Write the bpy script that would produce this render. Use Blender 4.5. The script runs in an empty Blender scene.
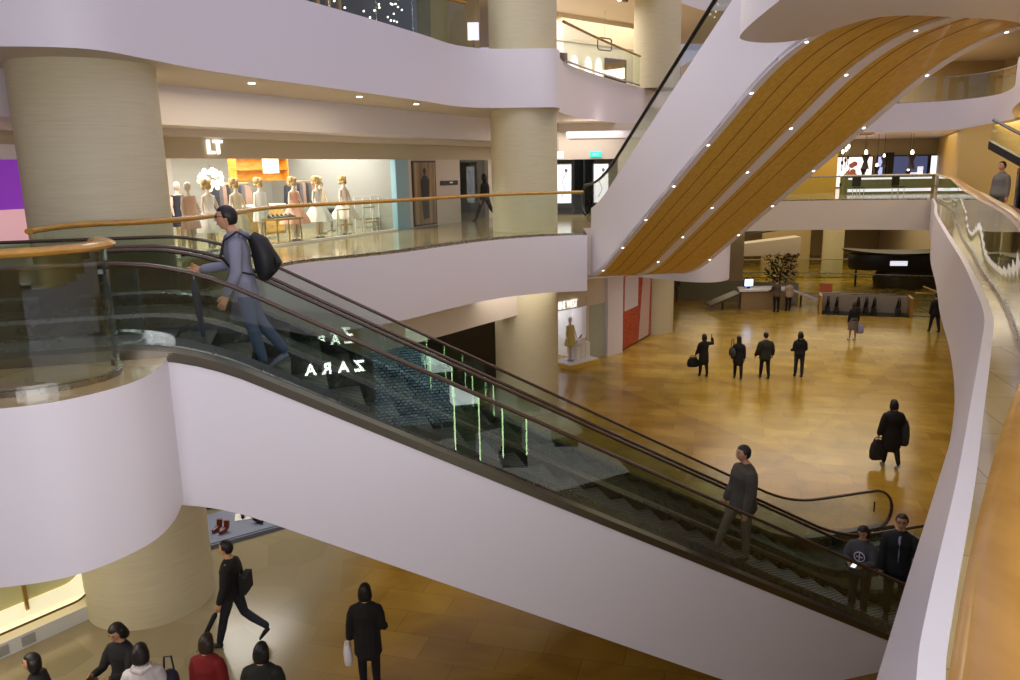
import bpy, bmesh, math, random
import numpy as np
from mathutils import Vector, Matrix
random.seed(7)
SC = bpy.context.scene
COL = SC.collection
PI = math.pi

# ------------------------------------------------------------------ camera
CAMP = Vector((0, 0, 7.1)); PITCH = .215; ROLL = .018
fw = Vector((0, math.cos(PITCH), -math.sin(PITCH))); dn = Vector((0, -math.sin(PITCH), -math.cos(PITCH))); rt = Vector((1, 0, 0))
ex = rt*math.cos(ROLL) + dn*math.sin(ROLL); ey = -rt*math.sin(ROLL) + dn*math.cos(ROLL)
cd = bpy.data.cameras.new('camera'); cam = bpy.data.objects.new('camera', cd); COL.objects.link(cam)
m = Matrix.Identity(4)
for i in range(3):
    m[i][0] = ex[i]; m[i][1] = -ey[i]; m[i][2] = -fw[i]; m[i][3] = CAMP[i]
cam.matrix_world = m
cd.lens = 784/1020*36; cd.sensor_width = 36; cd.clip_start = .05; cd.clip_end = 300
SC.camera = cam
# ------------------------------------------------------------------ light and exposure
SC.view_settings.view_transform = 'Standard'; SC.view_settings.look = 'None'
SC.view_settings.gamma = 1; SC.view_settings.use_curve_mapping = False
SC.view_settings.exposure = 0.2
w = bpy.data.worlds.new('world'); SC.world = w; w.use_nodes = True
w.node_tree.nodes['Background'].inputs[0].default_value = (.60, .58, .78, 1)
w.node_tree.nodes['Background'].inputs[1].default_value = .75
def area(name, loc, sx, sy, power, col, rot=(0, 0, 0), spread=PI):
    l = bpy.data.lights.new(name, 'AREA'); l.shape = 'RECTANGLE'; l.size = sx; l.size_y = sy; l.energy = power; l.color = col
    l.spread = spread
    o = bpy.data.objects.new(name, l); o.location = loc; o.rotation_euler = rot; COL.objects.link(o); return o
def point(name, loc, power, col, r=.15):
    l = bpy.data.lights.new(name, 'POINT'); l.energy = power; l.color = col; l.shadow_soft_size = r
    o = bpy.data.objects.new(name, l); o.location = loc; COL.objects.link(o); return o
WARM = (1, .84, .55); NEUT = (1, .9, .82)
area('skylight_lamp', (0, 12, 21), 16, 26, 300, (.66, .70, 1))
area('atrium_lamp_far', (12, 34, 18), 12, 16, 420, WARM, spread=2.2)
area('atrium_lamp_mid', (8, 20, 18), 8, 10, 420, WARM, spread=1.9)
area('camera_side_fill', (3.5, -2.5, 8.2), 13, 2.6, 500, (.93, .92, 1), rot=(math.radians(66), 0, 0))  # added fill behind the camera for white panels and columns, not a fixture
area('upper_left_fill', (-5.2, 15.5, 13.3), 8, 2.5, 620, (.96, .93, 1), rot=(0, math.radians(-58), 0))  # added fill from the left, brightens the overhead escalator's side panel
area('camera_side_up_fill', (1.5, -3.5, 6.6), 9, 1.5, 330, (.93, .92, 1), rot=(math.radians(112), 0, 0))  # added upward fill, lifts the brown underside of the near upper slab
area('floor_level_fill', (2.5, 2.0, .15), 9, 4, 45, (1, .93, .93), rot=(PI-math.radians(22), 0, 0))  # unseen fill added at floor level to light undersides from below
area('atrium_lamp_near', (-1, 10, 18.5), 12, 10, 130, WARM)

# ------------------------------------------------------------------ materials
def lin(c): return tuple(((x/255)/12.92 if x/255 <= .04045 else ((x/255+.055)/1.055)**2.4) for x in c)
MATS = {}
def mat(name, col, rough=.5, metal=0, emit=None, es=0, coat=0, spec=.5, alpha=1):
    if name in MATS: return MATS[name]
    mm = bpy.data.materials.new(name); mm.use_nodes = True
    b = mm.node_tree.nodes['Principled BSDF']
    b.inputs['Base Color'].default_value = (*lin(col), 1); b.inputs['Roughness'].default_value = rough; b.inputs['Metallic'].default_value = metal
    b.inputs['Coat Weight'].default_value = coat; b.inputs['Specular IOR Level'].default_value = spec
    if emit: b.inputs['Emission Color'].default_value = (*lin(emit), 1); b.inputs['Emission Strength'].default_value = es
    MATS[name] = mm
    # a little procedural variation in every material
    nt = mm.node_tree; tc = nt.nodes.new('ShaderNodeTexCoord'); nz = nt.nodes.new('ShaderNodeTexNoise'); nz.inputs['Scale'].default_value = 9
    mr = nt.nodes.new('ShaderNodeMapRange'); mr.inputs['To Min'].default_value = max(0, rough-.05); mr.inputs['To Max'].default_value = min(1, rough+.05)
    nt.links.new(tc.outputs['Object'], nz.inputs['Vector']); nt.links.new(nz.outputs['Fac'], mr.inputs['Value']); nt.links.new(mr.outputs[0], b.inputs['Roughness'])
    return mm
def nodes(mm):
    nt = mm.node_tree; return nt, nt.nodes['Principled BSDF']
def glass(name, tint, refl=.05, rough=0.0, dens=1.0):
    if name in MATS: return MATS[name]
    mm = bpy.data.materials.new(name); mm.use_nodes = True; nt = mm.node_tree; nt.nodes.clear()
    out = nt.nodes.new('ShaderNodeOutputMaterial'); mx = nt.nodes.new('ShaderNodeMixShader'); tr = nt.nodes.new('ShaderNodeBsdfTransparent'); gl = nt.nodes.new('ShaderNodeBsdfGlossy')
    tr.inputs[0].default_value = (*tint, 1); gl.inputs['Roughness'].default_value = rough; gl.inputs[0].default_value = (.95, 1, .97, 1)
    ge = nt.nodes.new('ShaderNodeNewGeometry'); vm = nt.nodes.new('ShaderNodeVectorMath'); vm.operation = 'DOT_PRODUCT'
    nt.links.new(ge.outputs['Normal'], vm.inputs[0]); nt.links.new(ge.outputs['Incoming'], vm.inputs[1])
    def mth(op, a, b_=None):
        q = nt.nodes.new('ShaderNodeMath'); q.operation = op
        for i, x in enumerate((a, b_)):
            if x is None: continue
            if isinstance(x, (int, float)): q.inputs[i].default_value = x
            else: nt.links.new(x, q.inputs[i])
        return q.outputs[0]
    c1 = mth('SUBTRACT', 1.0, mth('ABSOLUTE', vm.outputs['Value'])); f5 = mth('POWER', c1, 5.0)
    ma = nt.nodes.new('ShaderNodeMath'); ma.operation = 'ADD'; ma.use_clamp = True; ma.inputs[1].default_value = refl
    nt.links.new(f5, ma.inputs[0]); nt.links.new(ma.outputs[0], mx.inputs[0]); nt.links.new(tr.outputs[0], mx.inputs[1]); nt.links.new(gl.outputs[0], mx.inputs[2]); nt.links.new(mx.outputs[0], out.inputs[0])
    MATS[name] = mm; return mm
PAINT = mat('white_paint', (226, 220, 226), .42)
PAINTW = mat('warm_white_paint', (214, 204, 190), .5)
CEIL = mat('ceiling_paint', (222, 212, 200), .7)
CREAM = mat('column_laminate', (205, 196, 160), .62)
nt, b = nodes(CREAM); tc = nt.nodes.new('ShaderNodeTexCoord'); mp = nt.nodes.new('ShaderNodeMapping'); mp.inputs['Scale'].default_value = (2, 2, 42)
nz = nt.nodes.new('ShaderNodeTexNoise'); nz.inputs['Scale'].default_value = 1.0; nz.inputs['Detail'].default_value = 3
rp = nt.nodes.new('ShaderNodeValToRGB'); rp.color_ramp.elements[0].position = .3; rp.color_ramp.elements[1].position = .7
rp.color_ramp.elements[0].color = (*lin((200, 191, 158)), 1); rp.color_ramp.elements[1].color = (*lin((209, 200, 168)), 1)
nt.links.new(tc.outputs['Object'], mp.inputs[0]); nt.links.new(mp.outputs[0], nz.inputs['Vector']); nt.links.new(nz.outputs['Fac'], rp.inputs[0]); nt.links.new(rp.outputs[0], b.inputs['Base Color'])
def wood_mat(name, c0, c1, scale, rough=.35, axis=(1, 1, 1)):
    mm = mat(name, c0, rough, coat=.2); nt, b = nodes(mm); tc = nt.nodes.new('ShaderNodeTexCoord'); mp = nt.nodes.new('ShaderNodeMapping'); mp.inputs['Scale'].default_value = axis
    nz = nt.nodes.new('ShaderNodeTexNoise'); nz.inputs['Scale'].default_value = scale; nz.inputs['Detail'].default_value = 5
    rp = nt.nodes.new('ShaderNodeValToRGB'); rp.color_ramp.elements[0].position = .3; rp.color_ramp.elements[1].position = .7
    rp.color_ramp.elements[0].color = (*lin(c0), 1); rp.color_ramp.elements[1].color = (*lin(c1), 1)
    nt.links.new(tc.outputs['Object'], mp.inputs[0]); nt.links.new(mp.outputs[0], nz.inputs['Vector']); nt.links.new(nz.outputs['Fac'], rp.inputs[0]); nt.links.new(rp.outputs[0], b.inputs['Base Color'])
    return mm
WOOD = wood_mat('soffit_wood', (196, 150, 50), (214, 172, 72), 3, .5, (6, .6, 6))
RAILW = wood_mat('rail_wood', (172, 122, 40), (198, 148, 60), 4, .22, (3, .5, 3))
WOODD = mat('wood_seam', (104, 62, 20), .6)
STEEL = mat('brushed_steel', (150, 148, 140), .28, 1)
DSTEEL = mat('dark_steel', (52, 54, 52), .35, .6)
BLACK = mat('black_rubber', (16, 13, 12), .35)
RUBBER = mat('handrail_rubber', (70, 50, 36), .25)
DARK = mat('dark_panel', (34, 32, 30), .35)
GLASS = glass('balustrade_glass', (.93, .97, .93), .03)
GLASSG = glass('escalator_glass', (.90, .94, .91), .07)
SHOPG = glass('shop_glass', (.93, .96, .95), .02)
POSTER = mat('poster_grey', (120, 116, 120), .4)
# polished stone floors
def stone(name, cols, bw, bh, rough, rot=0, grey=False):
    mm = mat(name, cols[0], rough, coat=.0, spec=.55); nt, b = nodes(mm)
    for l in list(nt.links):
        if l.to_socket == b.inputs['Roughness']: nt.links.remove(l)
    b.inputs['Roughness'].default_value = rough
    tc = nt.nodes.new('ShaderNodeTexCoord'); mp = nt.nodes.new('ShaderNodeMapping'); mp.inputs['Rotation'].default_value = (0, 0, rot)
    nt.links.new(tc.outputs['Object'], mp.inputs[0])
    br = nt.nodes.new('ShaderNodeTexBrick'); br.inputs['Scale'].default_value = 1; br.inputs['Brick Width'].default_value = bw; br.inputs['Row Height'].default_value = bh
    br.inputs['Mortar Size'].default_value = .004; br.inputs['Color1'].default_value = (*lin(cols[0]), 1); br.inputs['Color2'].default_value = (*lin(cols[1]), 1); br.inputs['Mortar'].default_value = (*lin(cols[2]), 1)
    nt.links.new(mp.outputs[0], br.inputs['Vector'])
    nz = nt.nodes.new('ShaderNodeTexNoise'); nz.inputs['Scale'].default_value = .9; nz.inputs['Detail'].default_value = 6; nz.inputs['Distortion'].default_value = .6
    nt.links.new(mp.outputs[0], nz.inputs['Vector'])
    mx = nt.nodes.new('ShaderNodeMix'); mx.data_type = 'RGBA'; mx.blend_type = 'MULTIPLY'; mx.inputs['Factor'].default_value = 1
    rp = nt.nodes.new('ShaderNodeValToRGB'); rp.color_ramp.elements[0].position = .32; rp.color_ramp.elements[1].position = .68
    rp.color_ramp.elements[0].color = (.66, .62, .58, 1); rp.color_ramp.elements[1].color = (1, 1, 1, 1)
    nt.links.new(nz.outputs['Fac'], rp.inputs[0]); nt.links.new(br.outputs['Color'], mx.inputs['A']); nt.links.new(rp.outputs[0], mx.inputs['B'])
    last = mx.outputs['Result']
    if grey:
        # large diagonal inlay fields of slightly different stone, and the grey marble field on the left
        def side(a, bb, c, soft):          # a*x + b*y + c > 0
            s = nt.nodes.new('ShaderNodeSeparateXYZ'); nt.links.new(tc.outputs['Object'], s.inputs[0])
            m1 = nt.nodes.new('ShaderNodeMath'); m1.operation = 'MULTIPLY'; m1.inputs[1].default_value = a; nt.links.new(s.outputs[0], m1.inputs[0])
            m2 = nt.nodes.new('ShaderNodeMath'); m2.operation = 'MULTIPLY_ADD'; m2.inputs[1].default_value = bb; nt.links.new(s.outputs[1], m2.inputs[0]); nt.links.new(m1.outputs[0], m2.inputs[2])
            r = nt.nodes.new('ShaderNodeMapRange'); r.inputs['From Min'].default_value = -c; r.inputs['From Max'].default_value = -c+soft; nt.links.new(m2.outputs[0], r.inputs['Value']); return r.outputs[0]
        def mixc(prev, fac, colr, typ='MIX'):
            q = nt.nodes.new('ShaderNodeMix'); q.data_type = 'RGBA'; q.blend_type = typ; nt.links.new(prev, q.inputs['A']); q.inputs['B'].default_value = (*colr, 1); nt.links.new(fac, q.inputs['Factor']); return q.outputs['Result']
        last = mixc(last, side(-1, -.52, 16.5, .06), (.80, .74, .66), 'MULTIPLY')
        last = mixc(last, side(.78, -.62, 6.2, .05), (.88, .84, .80), 'MULTIPLY')
        vo = nt.nodes.new('ShaderNodeTexVoronoi'); vo.inputs['Scale'].default_value = 1.1; nt.links.new(mp.outputs[0], vo.inputs['Vector'])
        r2 = nt.nodes.new('ShaderNodeValToRGB'); r2.color_ramp.elements[0].color = (*lin((142, 130, 100)), 1); r2.color_ramp.elements[1].color = (*lin((158, 146, 116)), 1)
        nt.links.new(vo.outputs['Color'], r2.inputs[0])
        q = nt.nodes.new('ShaderNodeMix'); q.data_type = 'RGBA'; nt.links.new(last, q.inputs['A']); nt.links.new(r2.outputs[0], q.inputs['B']); nt.links.new(side(-1, 0, -2.2, 1.3), q.inputs['Factor']); last = q.outputs['Result']
    nt.links.new(last, b.inputs['Base Color'])
    return mm
FLOOR = stone('golden_marble', ((206, 172, 76), (182, 146, 52), (140, 110, 48)), 1.2, .6, .2, .27, True)
FLOOR1 = stone('gallery_marble', ((196, 176, 132), (180, 158, 112), (140, 122, 90)), .9, .9, .12, .2)

# ------------------------------------------------------------------ mesh helpers
class MB:
    def __init__(s): s.v = []; s.f = []; s.m = []
    def add(s, vs, fs, mi=0):
        o = len(s.v); s.v += [tuple(v) for v in vs]; s.f += [tuple(i+o for i in f) for f in fs]; s.m += [mi]*len(fs); return s
    def box(s, c, d, rz=0, mi=0, M=None):
        vs = [Vector((x*d[0]/2, y*d[1]/2, z*d[2]/2)) for z in (-1, 1) for x, y in ((-1, -1), (1, -1), (1, 1), (-1, 1))]
        R = Matrix.Rotation(rz, 3, 'Z') if M is None else M
        vs = [R @ v + Vector(c) for v in vs]
        return s.add(vs, [(3, 2, 1, 0), (4, 5, 6, 7), (0, 1, 5, 4), (1, 2, 6, 5), (2, 3, 7, 6), (3, 0, 4, 7)], mi)
    def prism(s, poly, z0, z1, mi=0, top=True, bot=True):
        n = len(poly); vs = [(x, y, z0) for x, y in poly] + [(x, y, z1) for x, y in poly]
        fs = [(i, (i+1) % n, n+(i+1) % n, n+i) for i in range(n)]
        if top: fs.append(tuple(range(n, 2*n)))
        if bot: fs.append(tuple(range(n-1, -1, -1)))
        return s.add(vs, fs, mi)
    def rings(s, rs, closed=True, cap=True, mi=0):
        n = len(rs[0]); vs = [p for r in rs for p in r]; fs = []
        for i in range(len(rs)-1):
            for j in range(n if closed else n-1):
                k = (j+1) % n; fs.append((i*n+j, i*n+k, (i+1)*n+k, (i+1)*n+j))
        if cap and closed: fs.append(tuple(range(n-1, -1, -1))); fs.append(tuple((len(rs)-1)*n+i for i in range(n)))
        return s.add(vs, fs, mi)
    def tube(s, path, r, n=8, mi=0, ry=None, up=Vector((0, 0, 1)), cap=True):
        path = [Vector(p) for p in path]; rs = []
        for i, p in enumerate(path):
            t = (path[min(i+1, len(path)-1)] - path[max(i-1, 0)]).normalized()
            a = t.cross(up)
            if a.length < 1e-3: a = t.cross(Vector((1, 0, 0)))
            a.normalize(); b = a.cross(t); rr = r[i] if isinstance(r, (list, tuple)) else r; r2 = (ry[i] if isinstance(ry, (list, tuple)) else ry) if ry else rr
            rs.append([p + a*math.cos(2*PI*k/n)*rr + b*math.sin(2*PI*k/n)*r2 for k in range(n)])
        return s.rings(rs, cap=cap, mi=mi)
    def lathe(s, prof, c=(0, 0, 0), n=24, mi=0, sy=1, a0=0, a1=2*PI, cap=True):
        rs = []
        full = abs(a1-a0-2*PI) < 1e-6
        for r, z in prof:
            rs.append([(c[0]+r*math.cos(a0+(a1-a0)*k/(n if full else n-1)), c[1]+sy*r*math.sin(a0+(a1-a0)*k/(n if full else n-1)), c[2]+z) for k in range(n)])
        return s.rings(rs, closed=full, cap=cap, mi=mi)
    def ball(s, c, r, n=12, mi=0, M=None):
        r = (r, r, r) if isinstance(r, (int, float)) else r; rs = []
        h = max(5, n//2+1)
        for i in range(h+1):
            ph = -PI/2 + PI*i/h; ph = max(-PI/2+.02, min(PI/2-.02, ph)); row = []
            for k in range(n):
                v = Vector((r[0]*math.cos(ph)*math.cos(2*PI*k/n), r[1]*math.cos(ph)*math.sin(2*PI*k/n), r[2]*math.sin(ph)))
                if M is not None: v = M @ v
                row.append(v + Vector(c))
            rs.append(row)
        return s.rings(rs, mi=mi)
    def mesh(s, name, mats, smooth=False, ang=None):
        me = bpy.data.meshes.new(name); me.from_pydata(s.v, [], s.f); me.update()
        for mm in (mats if isinstance(mats, (list, tuple)) else [mats]): me.materials.append(mm)
        me.polygons.foreach_set('material_index', s.m)
        bm = bmesh.new(); bm.from_mesh(me); bmesh.ops.recalc_face_normals(bm, faces=bm.faces); bm.to_mesh(me); bm.free()
        if smooth:
            me.polygons.foreach_set('use_smooth', [True]*len(me.polygons))
            me.set_sharp_from_angle(angle=ang or .7)
        return me
    def build(s, name, mats, parent=None, smooth=False, ang=None):
        o = bpy.data.objects.new(name, s.mesh(name, mats, smooth, ang)); COL.objects.link(o)
        if parent is not None: o.parent = parent
        return o
def tag(o, label=None, cat=None, group=None, kind=None):
    if label: o['label'] = label
    if cat: o['category'] = cat
    if group: o['group'] = group
    if kind: o['kind'] = kind
    return o
def thing(name, label, cat, loc=(0, 0, 0), rz=0, group=None):
    o = bpy.data.objects.new(name, None); o.empty_display_size = .2; o.location = loc; o.rotation_euler = (0, 0, rz); COL.objects.link(o); return tag(o, label, cat, group)
def struct(o): o['kind'] = 'structure'; return o
def copy_tree(o, parent=None):
    c = o.copy(); COL.objects.link(c); c.parent = parent
    for ch in list(o.children): copy_tree(ch, c)
    return c
def smooth_path(pts, n=6, closed=False):
    pts = [Vector(p) if len(p) == 3 else Vector((*p, 0)) for p in pts]; out = []; N = len(pts)
    rng = N if closed else N-1
    for i in range(rng):
        if closed: p0, p1, p2, p3 = pts[(i-1) % N], pts[i], pts[(i+1) % N], pts[(i+2) % N]
        else: p0, p1, p2, p3 = pts[max(i-1, 0)], pts[i], pts[i+1], pts[min(i+2, N-1)]
        for k in range(n):
            t = k/n; out.append(.5*((2*p1) + (-p0+p2)*t + (2*p0-5*p1+4*p2-p3)*t*t + (-p0+3*p1-3*p2+p3)*t**3))
    if not closed: out.append(pts[-1])
    return out
def xy(pts): return [(p[0], p[1]) for p in pts]
def text(name, body, size, loc, rz, mt, parent=None, rx=PI/2, ext=.02, align='CENTER', mirror=False, bold=0):
    c = bpy.data.curves.new(name, 'FONT'); c.body = body; c.size = size; c.extrude = ext; c.align_x = align; c.offset = bold
    t = bpy.data.objects.new(name+'_tmp', c); COL.objects.link(t); dg = bpy.context.evaluated_depsgraph_get()
    me = bpy.data.meshes.new_from_object(t.evaluated_get(dg)); bpy.data.objects.remove(t)
    me.materials.clear(); me.materials.append(mt); me.name = name
    o = bpy.data.objects.new(name, me); COL.objects.link(o); o.location = loc; o.rotation_euler = (rx, 0, rz)
    if parent is not None: o.parent = parent
    return o

L1, L2 = 5.35, 10.2
# ------------------------------------------------------------------ ground floor
struct(MB().box((8, 27, -.1), (60, 90, .2)).build('floor', FLOOR))

# ------------------------------------------------------------------ slabs (galleries)
EA = .27; eu = Vector((math.cos(EA), math.sin(EA), 0)); en = Vector((-math.sin(EA), math.cos(EA), 0))
def EP(s, w_, z): return en*(8.3+w_) + eu*s + Vector((0, 0, z))
def slab(name, outline, zt, zb, floor_mat, fascia=PAINT, soffit=PAINTW):
    mb = MB(); n = len(outline)
    mb.add([(x, y, zt) for x, y in outline], [tuple(range(n))], 1)
    mb.add([(x, y, zb) for x, y in outline], [tuple(range(n-1, -1, -1))], 2)
    mb.add([(x, y, zb) for x, y in outline] + [(x, y, zt) for x, y in outline], [(i, (i+1) % n, n+(i+1) % n, n+i) for i in range(n)], 0)
    me = bpy.data.meshes.new(name); me.from_pydata(mb.v, [], mb.f); me.update()
    for q in (fascia, floor_mat, soffit): me.materials.append(q)
    me.polygons.foreach_set('material_index', mb.m)
    bm = bmesh.new(); bm.from_mesh(me); bmesh.ops.triangulate(bm, faces=[f for f in bm.faces if len(f.verts) > 4]); bmesh.ops.remove_doubles(bm, verts=bm.verts, dist=1e-4)
    bmesh.ops.recalc_face_normals(bm, faces=bm.faces)
    for f in bm.faces: f.smooth = abs(f.normal.z) < .5
    bm.to_mesh(me); bm.free(); me.set_sharp_from_angle(angle=.8)
    o = bpy.data.objects.new(name, me); COL.objects.link(o); return struct(o)
pod = smooth_path([(-9, 5.35), (-6, 5.62), (-4.7, 5.78), (-4.1, 5.82), (-3.62, 6.02), (-3.3, 6.5), (-3.26, 7.0), (-3.4, 7.6)], 8)
gal = smooth_path([(-4.75, 11.45), (-4.5, 12.2), (-4.42, 13.4), (-4.4, 14.5), (-4.1, 15.45), (-3.3, 16.2), (-2.4, 17.1), (-1.37, 18.6), (-.5, 19.7), (.31, 20.35), (1.2, 20.75), (2.1, 20.9)], 6)
drum = [Vector((2.1, 20.9, 0)), Vector((2.22, 23.2, 0)), Vector((3.6, 23.7, 0))] + smooth_path([(4.1, 23.3), (4.75, 22.55), (5.4, 22.1), (6.0, 22.15), (6.45, 22.8), (6.45, 23.8), (5.9, 24.6), (4.6, 25.2)], 6)
out1 = [(-14, 5.1)] + xy(pod) + [tuple(EP(-1.35, -.12, 0))[:2], tuple(EP(-1.35, 3.62, 0))[:2]] + xy(gal) + xy(drum)[1:] + [(4.2, 28), (6.0, 31), (10.0, 36.5), (11.5, 39), (6, 42), (-3, 40), (-14, 34)]
slab('gallery_slab', out1, L1, L1-1.5, FLOOR1)
# stepped bulkhead below the left gallery edge, seen above the ground floor shops
blk = smooth_path([(-5.2, 13.5), (-4.3, 16.2), (-2.8, 18.0), (-1.7, 19.4), (-.8, 20.7), (.1, 21.9), (.9, 22.9)], 4)
mb = MB()
for a, b_ in zip(blk[:-1], blk[1:]):
    pass
mb.rings([[(p.x, p.y, 3.0), (p.x, p.y, 3.86), (p.x-.5, p.y+.35, 3.86), (p.x-.5, p.y+.35, 3.0)] for p in blk])
struct(mb.build('gallery_bulkhead', PAINTW, smooth=True))
# level 2 left
l2e = smooth_path([(-14, 9.9), (-9, 10.2), (-7.0, 10.3), (-5.9, 10.4), (-5.3, 10.75), (-5.05, 11.6), (-4.75, 12.9), (-4.2, 14.3), (-3.45, 15.9), (-2.6, 17.8), (-1.85, 19.6), (-1.35, 20.9), (-.8, 21.6), (-.2, 21.85), (.5, 21.9), (1.1, 21.9), (1.4, 22.1), (1.5, 22.6), (1.55, 23.6), (1.9, 25.2), (2.9, 27.7), (4.3, 30.7), (5.5, 33.0), (6.6, 35.4), (7.6, 38.5)], 6)
out2 = xy(l2e) + [(8.5, 42.5), (6, 46), (-14, 46)]
slab('upper_gallery_slab', out2, L2, L2-1.5, FLOOR1)
# level 3 ceiling slab
out3 = [(-14, 9.3), (-6, 9.7), (-3.5, 16), (-.5, 21.5), (1.2, 21.8), (2.4, 25), (6, 33), (8.7, 36.5), (12.5, 37), (12, 46), (-14, 46)]
slab('top_gallery_slab', out3, 15.2, 13.7, CEIL, PAINT, CEIL)
# recessed bulkhead over the level 1 shops
WA = Vector((-6.9, 16.6, 0)); WB = Vector((-.4, 29.6, 0)); wd = (WB-WA).normalized(); wn = Vector((wd.y, -wd.x, 0))   # wn points into the void
def W(t, off, z): return WA + wd*t + wn*off + Vector((0, 0, z))
mb = MB()
mb.rings([[W(t, 1.35, 8.0), W(t, 1.35, 8.7), W(t, -.4, 8.7), W(t, -.4, 8.0)] for t in (-9, 15)])
struct(mb.build('shop_bulkhead', PAINT))
mb = MB()
mb.rings([[W(t, .55, 7.86), W(t, .55, 8.0), W(t, -.4, 8.0), W(t, -.4, 7.86)] for t in (-9, 14.6)])
struct(mb.build('trim_1', PAINTW))
# right gallery : outline near the camera and away to the far bridge
rtop = [(-.5, -2.2), (.35, .3), (.95, 1.55), (1.33, 2.3), (1.65, 2.82), (2.42, 4.0), (3.37, 5.5), (4.35, 7.05), (5.3, 8.6), (6.4, 10.7), (7.75, 13.35), (9.3, 16.5), (11.25, 20.45), (14.0, 25.95), (17.0, 31.6), (19.6, 36.7)]
rbot = [(-.9, -2.2), (-.1, .3), (.5, 1.6), (.95, 2.38), (1.3, 2.95), (2.08, 4.08), (3.05, 5.55), (4.08, 7.1), (5.1, 8.65), (6.3, 10.7), (7.7, 13.38), (9.25, 16.55), (11.25, 20.45), (14.0, 25.95), (17.0, 31.6), (19.6, 36.7)]
rt_s = smooth_path(rtop, 5); rb_s = smooth_path(rbot, 5)
ins = []
for i, p in enumerate(rt_s):
    t = (rt_s[min(i+1, len(rt_s)-1)] - rt_s[max(i-1, 0)]).normalized(); ins.append(Vector((t.y, -t.x, 0)))
mb = MB()
mb.rings([[(b_.x, b_.y, 3.9), (a.x, a.y, 5.42), (a.x+n.x*.085, a.y+n.y*.085, 5.42), (a.x+n.x*.085, a.y+n.y*.085, 3.9)] for a, b_, n in zip(rt_s, rb_s, ins)])
struct(mb.build('gallery_fascia', PAINT, smooth=True, ang=.6))
ri = [(p.x+n.x*.08, p.y+n.y*.08) for p, n in zip(rt_s, ins)]
slab('gallery_slab', ri + [(30, 38), (30, -4), (4, -4)], L1, L1-1.3, FLOOR1)
# far bridge at level 1
fb = smooth_path([(9.5, 37.8), (13.5, 38.2), (16.5, 37.9), (19.65, 36.9)], 4)
slab('bridge_slab', xy(fb) + [(30, 37.5), (30, 62), (8, 62), (10.5, 41.5)], L1, L1-1.4, FLOOR1, PAINTW)
# level 2 right and far bridge
l2r = [(2.6, 6.0), (2.8, 8.9), (2.95, 10.3), (3.1, 10.85), (3.42, 11.15), (3.75, 11.15), (3.95, 10.85), (4.05, 10.1), (4.18, 9.5), (4.5, 9.35), (5.1, 9.5), (6.15, 9.95), (8.0, 11.6), (10.5, 15), (13.2, 20.5), (16.5, 26.5), (20.3, 32.4), (23.2, 37.8), (24.0, 41.0), (23.2, 43.3), (20.5, 44.6), (16, 44.6), (11, 43.2), (8.4, 42.4)]
l2r = smooth_path(l2r, 5)
slab('upper_bridge_slab', xy(l2r) + [(8.4, 62), (34, 62), (34, -4), (2.2, -4)], L2, L2-1.5, FLOOR1, PAINT, PAINT)
slab('top_bridge_slab', [(12, 46.5), (20, 47), (26, 44), (26, 36), (22, 28), (13, 12), (34, 12), (34, 62), (12, 62)], 15.2, 13.7, CEIL, PAINT, CEIL)

# ------------------------------------------------------------------ columns
def column(x, y, r, z0, z1, name='column'):
    mb = MB(); mb.lathe([(r, z0), (r, z1)], (x, y, 0), 64, cap=False); o = mb.build(name, CREAM, smooth=True, ang=1); return struct(o)
column(-6.22, 12.25, 1.0, 0, L1-1.5); column(-6.27, 12.25, 1.0, L1, L2-1.5)
column(.5, 22.95, .94, 0, L1-1.5); column(.5, 22.95, .94, L1, L2-1.5); column(.5, 22.95, .94, L2, 13.7)
column(6.25, 34.0, .95, 0, L1-1.5); column(6.25, 34.0, .95, L2, 13.7); column(6.25, 34.0, .95, L1, L2-1.5)

# ------------------------------------------------------------------ glass railings
def glass_railing(name, label, path, z0, hgt, rail_w=.055, rail_h=.04, gm=GLASS, rail=True, step=1.5, group=None, rail_mat=None, rail_shift=(0, 0), base=True, sm=5):
    P = smooth_path(path, sm) if sm else [Vector((*p, 0)) for p in path]
    t = thing(name, label, 'railing', (P[0].x, P[0].y, z0), 0, group); org = Vector((P[0].x, P[0].y, z0))
    P = [p - Vector((org.x, org.y, 0)) for p in P]
    # cut into panes
    cur = [P[0]]; L = 0; panes = []
    for a, b_ in zip(P[:-1], P[1:]):
        L += (b_-a).length; cur.append(b_)
        if L >= step: panes.append(cur); cur = [b_]; L = 0
    if len(cur) > 1: panes.append(cur)
    for pn in panes:
        pn = [q.copy() for q in pn]; d = (pn[-1]-pn[-2]).normalized(); pn[-1] -= d*.008
        mb = MB(); rs = []
        for i, p in enumerate(pn):
            tt = (pn[min(i+1, len(pn)-1)] - pn[max(i-1, 0)]).normalized(); nn = Vector((tt.y, -tt.x, 0))*.006
            rs.append([p+nn+Vector((0, 0, .0)), p+nn+Vector((0, 0, hgt)), p-nn+Vector((0, 0, hgt)), p-nn])
        mb.rings(rs); mb.build('glass_pane', gm, t)
    if rail:
        s = Vector((rail_shift[0], rail_shift[1], 0)) if isinstance(rail_shift, tuple) else None
        mb = MB(); mb.tube([p + Vector((0, 0, hgt+rail_h*.4)) + s for p in P], rail_w, 12, ry=rail_h); mb.build('handrail', rail_mat or RAILW, t, smooth=True, ang=1)
    if base:
        mb = MB(); rs = []
        for i, p in enumerate(P):
            tt = (P[min(i+1, len(P)-1)] - P[max(i-1, 0)]).normalized(); nn = Vector((tt.y, -tt.x, 0))*.02
            rs.append([p+nn, p+nn+Vector((0, 0, .05)), p-nn+Vector((0, 0, .05)), p-nn])
        mb.rings(rs); mb.build('base_channel', STEEL, t)
    return t
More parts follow.
